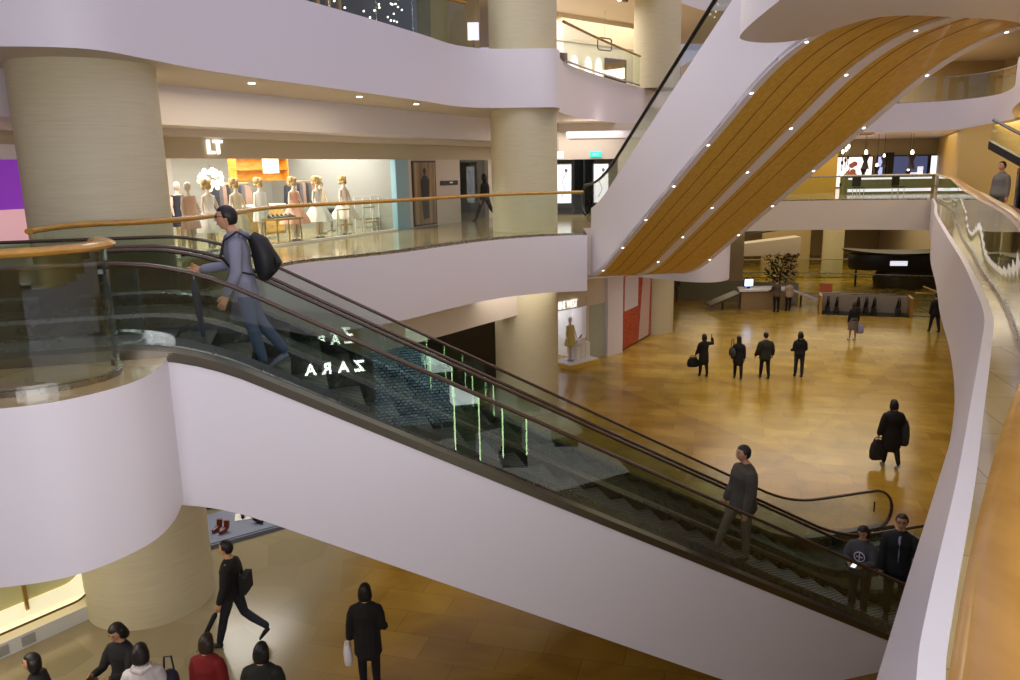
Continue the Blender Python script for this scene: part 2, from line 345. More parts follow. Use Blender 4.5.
gi = [(-5.75, 9.5), (-5.85, 10.2), (-5.65, 10.75), (-5.1, 11.05), (-4.75, 11.45), (-4.6, 12.2), (-4.52, 13.4), (-4.5, 14.5), (-4.2, 15.55), (-3.4, 16.35), (-2.5, 17.25), (-1.47, 18.75), (-.6, 19.83), (.25, 20.5), (1.2, 20.9), (2.0, 21.05)]
glass_railing('glass_railing', 'glass railing with thin wooden handrail along the curved shop gallery behind the escalators', gi, L1, 1.1, step=2.2)
glass_railing('glass_railing', 'rounded glass railing with thick wooden handrail at the left end above the escalator side', [(-9, 5.75), (-6, 6.0), (-4.75, 6.12), (-4.2, 6.15), (-3.85, 6.28), (-3.58, 6.6), (-3.56, 6.95), (-3.8, 7.3)], L1, 1.15, .09, .04, GLASSG, step=1.0)
glass_railing('glass_railing', 'upper gallery glass railing between the two cream columns', [(1.75, 24.6), (2.1, 25.4), (3.05, 27.6), (4.45, 30.6), (5.3, 32.4)], L2, 1.1, step=1.6)
glass_railing('glass_railing', 'frameless glass railing on the upper left gallery in front of the dark shop', [(-5.0, 13), (-4.4, 14.4), (-3.6, 16.1), (-2.75, 18), (-2.0, 19.8), (-1.5, 21), (-1.0, 21.7)], L2, 1.1, step=1.6)
rr = [(-.3, -1.0), (.29, .2), (.685, .85), (1.165, 1.55), (1.8, 2.42), (2.62, 3.55), (3.6, 5.15), (4.85, 7.25), (6.15, 9.6), (7.6, 12.5), (8.9, 15.0), (10.2, 17.6), (13.1, 23.1), (16.1, 28.8), (18.2, 33.3), (20.0, 37.0)]
glass_railing('glass_railing', 'long curved glass railing with broad wooden handrail, from near right corner to far bridge', rr, L1, 1.1, .13, .035, step=2.5, sm=6)
glass_railing('glass_railing', 'straight glass railing on the far first floor bridge', [(9.6, 38.05), (13.5, 38.4), (16.5, 38.1), (19.6, 37.15)], L1, 1.1, .03, .03, rail_mat=STEEL, step=1.8)
glass_railing('glass_railing', 'glass railing on the highest far bridge at the upper right', [(14, 44.4), (16, 44.9), (20.5, 44.9), (23.0, 43.7)], L2, 1.2, .03, .03, rail_mat=STEEL, step=2.5)
glass_railing('glass_railing', 'glass railing bending back along the upper right gallery', [(23.3, 43.6), (24.3, 41.2), (23.6, 37.6), (20.7, 32.2)], L2, 1.2, .03, .03, rail_mat=STEEL, step=2.5)

# ------------------------------------------------------------------ the two escalators in the foreground
K = .552; S0 = 8.6; ST = S0 - L1/K
def zs(s, r=.55):     # smoothed step line
    tot = 0
    for i in range(-4, 5):
        x = s + i*r/4; tot += min(L1, max(0, (S0-x)*K))
    return tot/9
SL, SR = -4.6, 10.9
def srange(a, b_, d=.25):
    n = max(2, int((b_-a)/d)+1); return [a+(b_-a)*i/(n-1) for i in range(n)]
def escalator(label, w0, w1, outer0, outer1):
    t = thing('escalator', label, 'escalator', tuple(EP(0, (w0+w1)/2, 0)), EA, 'pair of escalators in the foreground')
    c = (w0+w1)/2
    def Q(s, w_, z): return Vector((s, w_-c, z))
    ss = srange(SL, SR, .2)
    # outer white cladding, one panel on the open side
    for wo, sgn in ((outer0, -1), (outer1, 1)):
        if wo is None: continue
        mb = MB(); mb.rings([[Q(s, wo, max(-.0, zs(s)-1.52 if s > -1.6 else L1-1.5)), Q(s, wo, zs(s)+.045), Q(s, wo-sgn*.06, zs(s)+.045), Q(s, wo-sgn*.06, max(-.0, zs(s)-1.52 if s > -1.6 else L1-1.5))] for s in srange(-1.5, SR, .2)])
        mb.build('side_cladding', PAINT, t, smooth=True, ang=.6)
    # soffit
    a0 = outer0 if outer0 is not None else w0-.2; a1 = outer1 if outer1 is not None else w1+.2
    mb = MB(); mb.rings([[Q(s, a0+.06, max(.0, zs(s)-1.5)), Q(s, a1-.06, max(.0, zs(s)-1.5)), Q(s, a1-.06, max(.02, zs(s)-1.45)), Q(s, a0+.06, max(.02, zs(s)-1.45))] for s in srange(-1.3, 6.2, .2)])
    mb.build('truss_soffit', PAINTW, t, smooth=True)
    # skirts and decks
    for w_, s2, wo in ((w0, 1, a0), (w1, -1, a1)):
        mb = MB(); mb.rings([[Q(s, w_+s2*.15, zs(s)-.25), Q(s, w_+s2*.15, zs(s)+.16), Q(s, w_+s2*.11, zs(s)+.2), Q(s, w_+s2*.02, zs(s)+.11), Q(s, w_+s2*.02, zs(s)-.25)] for s in ss])
        mb.build('skirt_panel', mat('skirt_steel', (88, 88, 84), .28, .9), t, smooth=True, ang=.4)
        mb = MB(); lo, hi = sorted((wo-s2*.014, w_-s2*.02))
        mb.rings([[Q(s, lo, zs(s)-.0), Q(s, lo, zs(s)+.1), Q(s, hi, zs(s)+.12), Q(s, hi, zs(s)+.02)] for s in ss])
        mb.build('outer_deck', mat('deck_steel', (112, 104, 92), .3, .9), t, smooth=True, ang=.4)
        # balustrade glass with rounded ends
        zt = lambda s: zs(s)+.9
        a, b_ = SL+.4, SR-.42
        s_l = srange(a, b_, .2); npan = 8
        for k in range(npan):
            i0 = int(len(s_l)-1)*k//npan; i1 = int(len(s_l)-1)*(k+1)//npan
            mb = MB(); mb.rings([[Q(s-(.004 if i == i1 else 0), w_-.006, zs(s)+.1), Q(s-(.004 if i == i1 else 0), w_-.006, zt(s)), Q(s-(.004 if i == i1 else 0), w_+.006, zt(s)), Q(s-(.004 if i == i1 else 0), w_+.006, zs(s)+.1)] for i, s in ((i, s_l[i]) for i in range(i0, i1+1))])
            mb.build('balustrade_glass', GLASSG, t)
        for e, sg in ((a, -1), (b_, 1)):
            z0 = zs(e); r = .41; cz = z0+.9-r; pr = [(e, z0+.1)] + [(e+sg*r*math.sin(q), cz+r*math.cos(q)) for q in [PI*i/14 for i in range(0, 13)]] + [(e, z0+.1)]
            mb = MB(); n_ = len(pr); vs = [Q(p[0], w_-.006, p[1]) for p in pr] + [Q(p[0], w_+.006, p[1]) for p in pr]
            mb.add(vs, [tuple(range(n_)), tuple(range(2*n_-1, n_-1, -1))] + [(i, (i+1) % n_, n_+(i+1) % n_, n_+i) for i in range(n_)]); mb.build('newel_glass', GLASSG, t)
        # handrail
        path = []
        for e, sg in ((a, -1),):
            z0 = zs(e); r = .43; cz = z0+.92-r
            path += [Q(e+sg*r*math.sin(q), w_, cz+r*math.cos(q)) for q in [PI*i/14 for i in range(13, 0, -1)]]
        path += [Q(s, w_, zs(s)+.92) for s in s_l]
        z0 = zs(b_); cz = z0+.92-.43
        path += [Q(b_+.43*math.sin(q), w_, cz+.43*math.cos(q)) for q in [PI*i/14 for i in range(1, 14)]]
        mb = MB(); mb.tube(path, .038, 10, ry=.022, up=Vector((0, 1, 0))); 
        # tube's 'a' axis is t x up : swap so that the wide side lies across
        mb = MB(); rs = []
        for i, p in enumerate(path):
            tt = (path[min(i+1, len(path)-1)] - path[max(i-1, 0)]).normalized(); sd = Vector((0, 1, 0)); up = sd.cross(tt)
            rs.append([p + sd*math.cos(2*PI*k/10)*.04 + up*math.sin(2*PI*k/10)*.024 for k in range(10)])
        mb.rings(rs); mb.build('handrail', RUBBER, t, smooth=True, ang=1)
    # steps
    wid = (w1-w0)-.32; run = .4
    sm = MB(); prof = [(-.2, 0), (.2, 0), (.2, -.03), (.17, -.2), (.16, -.24), (.14, -.24), (.14, -.04), (-.2, -.04)]
    nn = len(prof); sm.add([(p[0], -wid/2, p[1]) for p in prof] + [(p[0], wid/2, p[1]) for p in prof], [tuple(range(nn)), tuple(range(2*nn-1, nn-1, -1))] + [(i, (i+1) % nn, nn+(i+1) % nn, nn+i) for i in range(nn)])
    for j in range(18):
        sm.box((0, -wid/2+wid*(j+.5)/18, .003), (.39, wid/36, .008), mi=1)
        sm.box((.19, -wid/2+wid*(j+.5)/18, -.11), (.012, wid/36, .2), mi=1)
    me = sm.mesh('step', [mat('step_metal', (58, 58, 56), .45, .8), mat('step_ridge', (96, 96, 92), .4, .8)])
    k0 = -2.3
    while k0 < 10.0:
        o = bpy.data.objects.new('step', me); COL.objects.link(o); o.parent = t; o.location = (k0, 0, zs(k0, .3)); k0 += run
    for s_, sg in ((-3.5, -1), (10.7, 1)):
        o = MB().box((s_, 0, zs(s_)+.004), (1.9 if sg < 0 else 1.1, wid, .03)).build('comb_plate', STEEL, t)
    return t
esc1 = escalator('near escalator with white side panel, carrying four people up past the camera', 0, 1.5, -.15, 1.71)
esc2 = escalator('empty escalator on the far side of the pair, nearest the shop gallery', 1.93, 3.43, 1.72, 3.58)
def step_z(s):  # tread height at s
    k = round((s+2.3)/.4); return zs(-2.3+.4*k, .3)+.008
text('floor_number', '1', .3, (SR-.62, -.02, .48), 0, BLACK, None, ext=.003)
fn = bpy.data.objects['floor_number']; fn.parent = esc2; fn.location = (SR-.42, 1.93-2.68+1.5-.02, .5)

# ------------------------------------------------------------------ the two upper escalators with wooden undersides
UO = Vector((2.4, 20.9, 4.17)); uu = Vector((-.1914, .9815, 0)); uq = Vector((.9815, .1914, 0)); UK = .5
URZ = math.atan2(uq.y, uq.x)
def uz(s):    # soffit height, s <= 0 goes up towards the camera
    tot = 0
    for i in range(-4, 5): 
        x = s+i*.3; tot += min(4.72, max(-.12, -x*UK))
    return tot/9
def upper_escalator(label, w0, w1, side, group='pair of escalators overhead with wooden undersides'):
    t = thing('escalator', label, 'escalator', tuple(UO), URZ, group)
    def Q(s, w_, z): return Vector((w_, s, z))
    ss = srange(-14.5, .6, .25)
    mb = MB(); mb.rings([[Q(s, w0, uz(s)), Q(s, w1, uz(s)), Q(s, w1, uz(s)+.05), Q(s, w0, uz(s)+.05)] for s in ss]); mb.build('wood_soffit', WOOD, t, smooth=True, ang=.4)
    for f in (.27, .52, .9) if side < 0 else (.12, .45):
        wm = w0+(w1-w0)*f
        mb = MB(); mb.rings([[Q(s, wm-.008, uz(s)-.003), Q(s, wm+.008, uz(s)-.003), Q(s, wm+.008, uz(s)+.02), Q(s, wm-.008, uz(s)+.02)] for s in ss]); mb.build('panel_seam', WOODD, t)
    e0, e1 = (-.12, 1.3) if side < 0 else (1.3, 2.74)
    # white flanges
    for a, b_ in ((e0, w0), (w1, e1)):
        mb = MB(); mb.rings([[Q(s, a, uz(s)-.02), Q(s, b_, uz(s)-.02), Q(s, b_, uz(s)+.06), Q(s, a, uz(s)+.06)] for s in ss]); mb.build('soffit_flange', PAINT, t, smooth=True, ang=.4)
    # side panels
    we = e0 if side < 0 else e1-.05
    mb = MB(); mb.rings([[Q(s, we, uz(s)), Q(s, we, uz(s)+1.83 if s < -.7 else min(uz(s)+1.83, 1.83+.3)), Q(s, we+.05, uz(s)+1.83 if s < -.7 else min(uz(s)+1.83, 2.13)), Q(s, we+.05, uz(s))] for s in srange(-14.5, .3, .25)]); mb.build('side_cladding', PAINT, t, smooth=True, ang=.4)
    # deck, skirt, steps
    mb = MB(); mb.rings([[Q(s, e0+.05, uz(s)+1.5), Q(s, e1-.05, uz(s)+1.5), Q(s, e1-.05, uz(s)+1.62), Q(s, e0+.05, uz(s)+1.62)] for s in ss]); mb.build('step_band', DSTEEL, t)
    for wb in (e0+.2, e1-.2):
        s_l = srange(-13.5, 1.4, .25)
        zt = lambda s: max(uz(s)+1.83+.72, 1.18+.98)
        mb = MB(); mb.rings([[Q(s, wb-.006, max(uz(s)+1.6, 1.2)), Q(s, wb-.006, zt(s)), Q(s, wb+.006, zt(s)), Q(s, wb+.006, max(uz(s)+1.6, 1.2))] for s in s_l]); mb.build('balustrade_glass', GLASSG, t)
        path = [Q(s, wb, zt(s)+.02) for s in s_l]; z0 = zt(1.4)+.02; r = .42
        path += [Q(1.4+r*math.sin(q), wb, z0-r+r*math.cos(q)) for q in [PI*i/14 for i in range(1, 14)]]
        rs = []
        for i, p in enumerate(path):
            tt = (path[min(i+1, len(path)-1)] - path[max(i-1, 0)]).normalized(); sd = Vector((1, 0, 0)); up = sd.cross(tt)
            rs.append([p + sd*math.cos(2*PI*k/10)*.045 + up*math.sin(2*PI*k/10)*.03 for k in range(10)])
        mb = MB(); mb.rings(rs); mb.build('handrail', BLACK, t, smooth=True, ang=1)
    # small recessed lamps in the flanges
    lp = MB(); lp.lathe([(.0, -.006), (.022, -.006), (.028, 0), (.028, .02)], n=12); lme = lp.mesh('soffit_lamp', mat('lamp_glow', (255, 250, 235), .3, emit=(255, 246, 225), es=4))
    ws = (-.06, 1.25) if side < 0 else (2.67,)
    for wf in ws:
        for k in range(8):
            s_ = -.6-1.5*k - (.5 if wf > 0 else 0)
            o = bpy.data.objects.new('soffit_lamp', lme); COL.objects.link(o); o.parent = t; o.location = (wf, s_, uz(s_)-.022); o.rotation_euler = (-math.atan(UK) if -9 < s_ < 0 else 0, 0, 0)
    return t
upper_escalator('left one of the overhead escalators, broad white side panel and wooden underside', 0, 1.2, -1)
upper_escalator('right one of the overhead escalators, wooden underside beside the white middle strip', 1.41, 2.6, 1)

# ------------------------------------------------------------------ shop walls and far walls (the setting)
SHOPW = mat('shop_wall', (196, 184, 158), .55)
OCHRE = mat('ochre_wall', (196, 160, 72), .5)
GREYW = mat('grey_panel', (150, 148, 142), .5)
BEIGE = mat('beige_wall', (186, 166, 122), .6)
WHITEG = mat('shop_white', (236, 232, 226), .5)
LITW = mat('backlit_white', (235, 235, 240), .5, emit=(240, 240, 255), es=.75)
LITSIGN = mat('lit_letters', (255, 255, 255), .5, emit=(255, 252, 244), es=1.3)
LITWARM = mat('lit_warm', (255, 240, 200), .5, emit=(255, 232, 180), es=.8)
GOLD = mat('gold_metal', (196, 156, 84), .3, .7)
BLUEP = mat('pale_blue_panel', (150, 190, 206), .35)
def wallrun(name, pts, z0, z1, mt, th=.15):
    mb = MB()
    for a, b_ in zip(pts[:-1], pts[1:]):
        a = Vector((*a, 0)); b_ = Vector((*b_, 0)); d = (b_-a).normalized(); n = Vector((-d.y, d.x, 0))*th
        mb.prism([(a.x, a.y), (b_.x, b_.y), (b_.x+n.x, b_.y+n.y), (a.x+n.x, a.y+n.y)], z0, z1)
    return struct(mb.build(name, mt))
class Frame:    # local frame along a wall: x along, y out into the mall, z up
    def __init__(s, a, b_, z=0):
        s.a = Vector((*a, z)); s.b = Vector((*b_, z)); s.d = (s.b-s.a).normalized(); s.rz = math.atan2(s.d.y, s.d.x); s.L = (s.b-s.a).length
    def p(s, t, off=0, z=0):   # off > 0 : towards the mall (right-hand side of the direction)
        n = Vector((s.d.y, -s.d.x, 0)); return s.a + s.d*t + n*off + Vector((0, 0, z))
F1 = Frame(xy([WA])[0], xy([WB])[0], L1)
def fbox(mb, F, t0, t1, o0, o1, z0, z1, mi=0):
    P = [F.p(t0, o0), F.p(t1, o0), F.p(t1, o1), F.p(t0, o1)]; return mb.prism([(p.x, p.y) for p in P], F.a.z+z0, F.a.z+z1, mi)
# level 1 left : sign band, jambs, back walls
mb = MB(); fbox(mb, F1, -9, 14.4, -.12, 0, 2.08, 2.62); struct(mb.build('wall_left', SHOPW))
mb = MB(); fbox(mb, F1, 8.68, 8.85, -.15, .02, 0, 2.08); fbox(mb, F1, 10.3, 11.85, -.15, 0, 0, 2.08); fbox(mb, F1, 8.85, 10.3, -.15, -.03, 0, 2.08); fbox(mb, F1, 13.9, 14.4, -.15, .0, 0, 2.08); struct(mb.build('wall_left', PAINTW))
mb = MB(); fbox(mb, F1, 8.0, 8.68, -.15, .03, 0, 2.08); struct(mb.build('wall_left', BLUEP))
mb = MB(); fbox(mb, F1, -9, 12, -5.2, -5.0, 0, 2.7); struct(mb.build('wall_left', GREYW))
mb = MB(); fbox(mb, F1, 8.2, 8.35, -5.0, -.15, 0, 2.7); struct(mb.build('wall_left', GREYW))
mb = MB(); fbox(mb, F1, 11.8, 15, -2.2, -2.0, 0, 2.1); struct(mb.build('wall_left', DARK))
mb = MB(); fbox(mb, F1, -9, 12, -5.0, -.12, 2.6, 2.68); struct(mb.build('ceiling', CEIL))
for a_, b_ in ((.0, 2.9), (2.93, 5.6), (5.63, 8.0), (11.85, 13.9)):
    mb = MB(); fbox(mb, F1, a_, b_, -.03, -.015, .03, 2.07); struct(mb.build('window_1', SHOPG))
mb = MB(); fbox(mb, F1, -2, 8, -.08, .02, 0, .05); struct(mb.build('trim_2', WHITEG))
# level 1 end wall with the glass doors
FD = Frame((-.4, 30.3), (7.5, 30.3), L1)
mb = MB(); fbox(mb, FD, 0, 7.9, -.2, 0, 2.05, 3.35); fbox(mb, FD, 0, 2.2, -.2, 0, 0, 2.05); fbox(mb, FD, 4.6, 7.9, -.2, 0, 0, 2.05); struct(mb.build('wall_back', PAINTW))
mb = MB(); fbox(mb, FD, -2, 9, -5.2, -5, 0, 3.3); struct(mb.build('wall_back', GREYW))
mb = MB(); fbox(mb, FD, 2.95, 3.7, -.12, -.06, 0, 2.05); struct(mb.build('door_1', glass('door_glass', (.35, .42, .40), .05)))
mb = MB(); [fbox(mb, FD, x, x+.05, -.13, -.02, 0, 2.05) for x in (2.9, 3.3, 3.7)]; struct(mb.build('trim_3', DARK))
# ground floor shop walls
FG = Frame((.6, 26.6), (4.31, 29.94), 0); FP = Frame((4.31, 29.94), (6.03, 33.01), 0); FGL = Frame((-8, 17.6), (.6, 26.6), 0)
mb = MB(); fbox(mb, FG, 0, FG.L, -.2, 0, 2.08, 3.85); fbox(mb, FG, 0, .75, -.2, 0, 0, 2.08); fbox(mb, FG, 3.0, 3.15, -.2, .02, 0, 2.45); struct(mb.build('wall_ground', PAINTW))
mb = MB(); fbox(mb, FG, 4.1, FG.L, -.5, .12, 0, 3.85); struct(mb.build('wall_ground', PAINT))
mb = MB(); fbox(mb, FG, 3.15, 4.1, -.1, -.05, 0, 2.45); struct(mb.build('wall_ground', mat('pale_glass_panel', (176, 186, 170), .2)))
mb = MB(); fbox(mb, FG, -.2, 3.2, -3.2, -3.0, 0, 3.85); fbox(mb, FG, 3.05, 3.15, -3, -.2, 0, 3.85); fbox(mb, FG, -.2, -.1, -3, -.2, 0, 3.85); struct(mb.build('wall_ground', WHITEG))
mb = MB(); fbox(mb, FG, 1.35, 2.3, -.07, -.055, .02, 2.45); struct(mb.build('window_2', SHOPG))
mb = MB(); fbox(mb, FP, 0, FP.L, -.3, -.02, 0, 3.85); struct(mb.build('wall_ground', BEIGE))
mb = MB(); fbox(mb, FGL, 0, FGL.L, -.3, 0, 2.6, 3.0); fbox(mb, FGL, 7, FGL.L, -.3, 0, 0, 2.6); struct(mb.build('wall_ground', DARK))
mb = MB(); fbox(mb, FGL, -6, FGL.L, -4.2, -4, 0, 3.85); struct(mb.build('wall_ground', SHOPW))
# outer walls
wallrun('wall_back', [(34, 62), (6, 62)], 0, 13.7, BEIGE, -.2)
wallrun('wall_left', [(-14, 46), (-14, -6)], 0, 13.7, BEIGE, -.2)
wallrun('wall_left', [(6, 62), (6, 42), (-14, 42)], 0, 3.85, BEIGE, .2)
wallrun('wall_near', [(-14, -6), (34, -6)], 0, 13.7, BEIGE, -.2)
wallrun('wall_right', [(34, -6), (34, 62)], 0, 13.7, BEIGE, -.2)
wallrun('wall_right', [(31.2, 58), (23.6, 41.5), (20.8, 33), (16.6, 23.5), (15.6, 20.5), (11.5, 12.5), (9.5, 6), (9, -4)], L1, L2-1.5, OCHRE, -.2)
wallrun('wall_right', [(29, 61), (25.5, 46), (22.4, 36.5), (17.6, 27.5), (12, 17), (9, 11), (7.5, 5), (7.5, -4)], 0, 3.9, SHOPW, -.2)
wallrun('wall_back', [(34, 56), (26, 56)], L2, 13.7, BEIGE, -.2)
wallrun('wall_back', [(27, 56), (12, 56)], L2, 13.7, mat('peach_wall', (222, 186, 140), .6), -.2)
# shops behind the upper left gallery
wallrun('wall_left', [(-9.5, 16), (-3.0, 27.6), (-1.0, 27.6)], L2, 13.7, DARK, .2)
wallrun('wall_left', [(-2.4, 27.2), (-.9, 25.6)], L2, 13.7, BEIGE, .2)
wallrun('wall_back', [(.2, 33.5), (2.0, 36), (6.0, 39.5), (9, 44)], L2, 13.0, WHITEG, .2)
wallrun('trim_4', [(.2, 33.4), (2.0, 35.9), (6.0, 39.4), (9, 43.9)], 12.55, 13.7, CEIL, .3)

# ------------------------------------------------------------------ shop front left: letters, posters, displays
tsign = text('shop_letters', 'LT', .40, F1.p(1.15, .03, 2.19), F1.rz, LITSIGN, align='CENTER', ext=.02, bold=.012)
tag(tsign, 'white lit letters LT on the beige band above the bright dress shop window', 'sign')
def on(F, name, label, cat, t, off, z, group=None): return thing(name, label, cat, tuple(F.p(t, off, z)), F.rz, group)
po = on(F1, 'fashion_poster', 'tall brown framed poster of a standing figure in black, left of the white wall', 'poster', 9.57, .0, 0)
MB().box((0, .0, 1.04), (1.36, .06, 2.0)).build('frame', mat('poster_frame', (40, 22, 18), .4), po)
MB().box((0, -.034, 1.04), (1.24, .01, 1.9)).build('poster_panel', wood_mat('poster_paper', (74, 40, 26), (176, 146, 100), 2.2, .4, (2.4, 1, .15)), po)
mb = MB(); mb.tube([(0.02, -.045, .25), (0, -.045, .75), (.0, -.045, 1.1), (0, -.045, 1.45), (0, -.045, 1.6)], [.16, .2, .24, .26, .08], 10, ry=[.006]*5, up=Vector((0, 1, 0))); mb.ball((0, -.045, 1.72), (.09, .008, .11)); mb.build('printed_figure', mat('print_black', (26, 22, 24), .5), po)
sb = on(F1, 'wall_sign', 'narrow dark sign bar on the white wall between poster and dark shop', 'sign', 11.1, .0, 1.33)
MB().box((0, -.02, 0), (1.1, .03, .14)).build('sign_board', mat('sign_dark', (40, 30, 48), .4), sb); MB().box((.1, -.04, .01), (.2, .01, .05)).build('sign_mark', WHITEG, sb)
# mannequins
SKINM = mat('mannequin_skin', (226, 206, 182), .5); WIG = wood_mat('mannequin_wig', (170, 128, 66), (214, 184, 130), 20, .7)
def mannequin(F, t, off, label, dress_col, wig, kind='dress', z=0, sc=.92, group='mannequins in the dress shop window', arm=0, cat='mannequin'):
    o = on(F, 'mannequin', label, cat, t, off, z, group); o.scale = (sc, sc, sc)
    mb = MB(); mb.lathe([(.05, 0), (.16, .01), (.16, .03), (.015, .05), (.015, .78)], n=16); mb.build('stand', STEEL, o, smooth=True)
    mb = MB()
    mb.tube([(0, 0, .86), (0, 0, .98), (0, 0, 1.12), (0, .0, 1.28), (0, 0, 1.38), (0, 0, 1.44), (0, 0, 1.52)], [.15, .15, .115, .15, .16, .05, .045], 14, ry=[.1, .1, .09, .1, .08, .045, .045], up=Vector((0, 1, 0)))
    mb.ball((0, 0, 1.62), (.075, .09, .115), 14)
    for sx in (-1, 1):
        if arm and sx == 1: mb.tube([(.15, 0, 1.36), (.26, 0, 1.55), (.1, .02, 1.74)], [.042, .034, .025], 8)
        else: mb.tube([(sx*.16, 0, 1.36), (sx*.24, -.02, 1.12), (sx*.26, -.1, .9)], [.042, .034, .022], 8)
        mb.tube([(sx*.08, 0, .88), (sx*.08, 0, .5), (sx*.08, .01, .08)], [.075, .055, .03], 8)
    mb.build('figure', SKINM, o, smooth=True, ang=1.2)
    dm = mat('dress_%d_%d_%d' % dress_col, dress_col, .75)
    mb = MB()
    if kind == 'dress': prof = [(.42, .48, 1), (.36, .66, 1), (.27, .84, .9), (.17, 1.0, .8), (.135, 1.1, .75), (.165, 1.25, .7), (.165, 1.36, .6)]
    elif kind == 'gown': prof = [(.34, .1, 1), (.3, .5, 1), (.24, .82, .9), (.165, 1.0, .8), (.14, 1.1, .75), (.168, 1.25, .7), (.17, 1.38, .6)]
    else: prof = [(.24, .62, .8), (.22, .8, .8), (.2, .95, .8), (.18, 1.1, .75), (.2, 1.28, .7), (.19, 1.4, .6)]
    n = 36; rs = []
    for r, zz, sy in prof:
        fl = max(0, (1.0-zz))*.07
        rs.append([((r+fl*math.sin(k*PI*2/n*9))*math.cos(2*PI*k/n), (r+fl*math.sin(k*PI*2/n*9))*math.sin(2*PI*k/n)*sy, zz) for k in range(n)])
    mb.rings(rs, cap=False); mb.build('dress', dm, o, smooth=True, ang=1.5)
    if wig:
        mb = MB()
        for k in range(16):
            a = k*2.4; hh = 1.66+.08*math.sin(k*1.7); mb.ball((.07*math.cos(a), .03+.07*math.sin(a), hh), .065, 8)
        mb.build('wig', WIG, o, smooth=True)
    return o
WHT = (240, 232, 228); PNK = (236, 170, 150); BLSH = (236, 214, 202)
mannequin(F1, 1.55, -.75, 'white dress mannequin closest to the big column, blond wig', WHT, 1)
mannequin(F1, 1.35, -1.5, 'mannequin in dark blue coat half hidden at the far left of the dress window', (52, 54, 74), 0, 'coat')
mannequin(F1, .85, -.6, 'mannequin in salmon pink coat at the left end of the dress window', (226, 176, 156), 0, 'coat')
mannequin(F1, 2.4, -.75, 'cream robed mannequin with long ochre scarf, under the glowing lamp', (232, 214, 186), 1, 'gown')
mannequin(F1, 3.3, -.85, 'mannequin in white top behind the man with the backpack', (238, 236, 240), 1, 'coat')
mannequin(F1, 4.42, -.75, 'peach dress mannequin with blond wig, below the orange shelf', PNK, 1)
mannequin(F1, 5.32, -.72, 'mannequin in white full-skirted dress with one arm raised', WHT, 1, arm=1)
mannequin(F1, 6.35, -1.5, 'mannequin in patterned pale dress between the two white dresses', (206, 186, 160), 1, 'coat')
mannequin(F1, 6.5, -.75, 'mannequin in blush pink flared dress nearest the empty right window', BLSH, 1)
# display furniture
def table(F, t, off, label, w_, d_, h_, mt, legs=1, z=0, cat='table', g=None):
    o = on(F, 'display_table', label, cat, t, off, z, g)
    MB().box((0, 0, h_), (w_, d_, .05)).build('table_top', mt, o)
    for x in (-1, 1):
        for y in (-1, 1): MB().tube([(x*(w_/2-.04), y*(d_/2-.04), 0), (x*(w_/2-.06), y*(d_/2-.06), h_-.02)], .018, 8).build('leg', GOLD, o, smooth=True)
    return o
table(F1, 3.55, -.4, 'low gold display table with shoes in the middle of the dress window', .95, .5, .62, GOLD)
cab = on(F1, 'display_cabinet', 'gold two-drawer cabinet behind the low shoe table', 'cabinet', 4.6, -2.0, 0)
MB().box((0, 0, .5), (1.1, .45, .75)).build('body', GOLD, cab); MB().box((0, 0, .9), (1.2, .5, .05)).build('top', WHITEG, cab)
for i in (0, 1): dr = MB().box((0, -.235, .33+.34*i), (1.0, .02, .28)).build('drawer', mat('drawer_gold', (214, 176, 100), .4), cab); MB().ball((0, -.26, .33+.34*i), .02).build('knob', STEEL, dr)
for i in range(6):
    o = on(F1, 'shoe', ('first', 'second', 'third', 'fourth', 'fifth', 'sixth')[i]+' small dark shoe from the left on the low gold table', 'shoe', 3.18+.15*i, -.42, .645, 'shoes on the low gold table')
    mb = MB(); mb.tube([(0, -.1, .02), (0, -.03, .025), (0, .05, .04), (0, .1, .06)], [.02, .035, .03, .028], 8, ry=[.015, .025, .035, .05]); mb.box((0, .1, .015), (.02, .02, .03)); mb.build('shoe_upper', BLACK, o, smooth=True)
for t_, lab in ((6.05, 'gold trestle rack right of the raised-arm mannequin'), (7.22, 'gold trestle rack right of the blush dress')):
    o = on(F1, 'trestle_rack', lab, 'rack', t_, -.45, 0)
    for x in (-1, 1): MB().tube([(x*.25-.12, 0, 0), (x*.25, 0, .72), ], .018, 6).build('leg', WHITEG, o); MB().tube([(x*.25+.12, 0, 0), (x*.25, 0, .72)], .018, 6).build('leg', WHITEG, o)
    MB().tube([(-.3, 0, .72), (.3, 0, .72)], .02, 6).build('rail', GOLD, o); MB().box((0, 0, .3), (.5, .25, .02)).build('shelf', GOLD, o)
o = on(F1, 'frame_rack', 'pale square wire frame rack beside the pale blue pillar', 'rack', 7.75, -.9, 0)
for x in (-.4, .4):
    for y in (-.15, .15): MB().tube([(x, y, 0), (x, y, 1.0)], .014, 6).build('post', WHITEG, o)
for z in (.1, 1.0): mb = MB(); mb.tube([(-.4, -.15, z), (.4, -.15, z)], .014, 6); mb.tube([(-.4, .15, z), (.4, .15, z)], .014, 6); mb.build('crossbar', WHITEG, o)
MB().box((0, 0, .35), (.78, .3, .03)).build('shelf', STEEL, o)
o = on(F1, 'table_tv', 'dark round stool with silver rim behind the wire frame rack', 'stool', 7.3, -1.9, 0); o.name = 'round_stool'
MB().lathe([(.3, .55), (.32, .6), (.3, .68), (.05, .7)], n=20).build('seat', DARK, o, smooth=True); MB().lathe([(.2, 0), (.03, .04), (.03, .55)], n=14).build('base', STEEL, o, smooth=True)
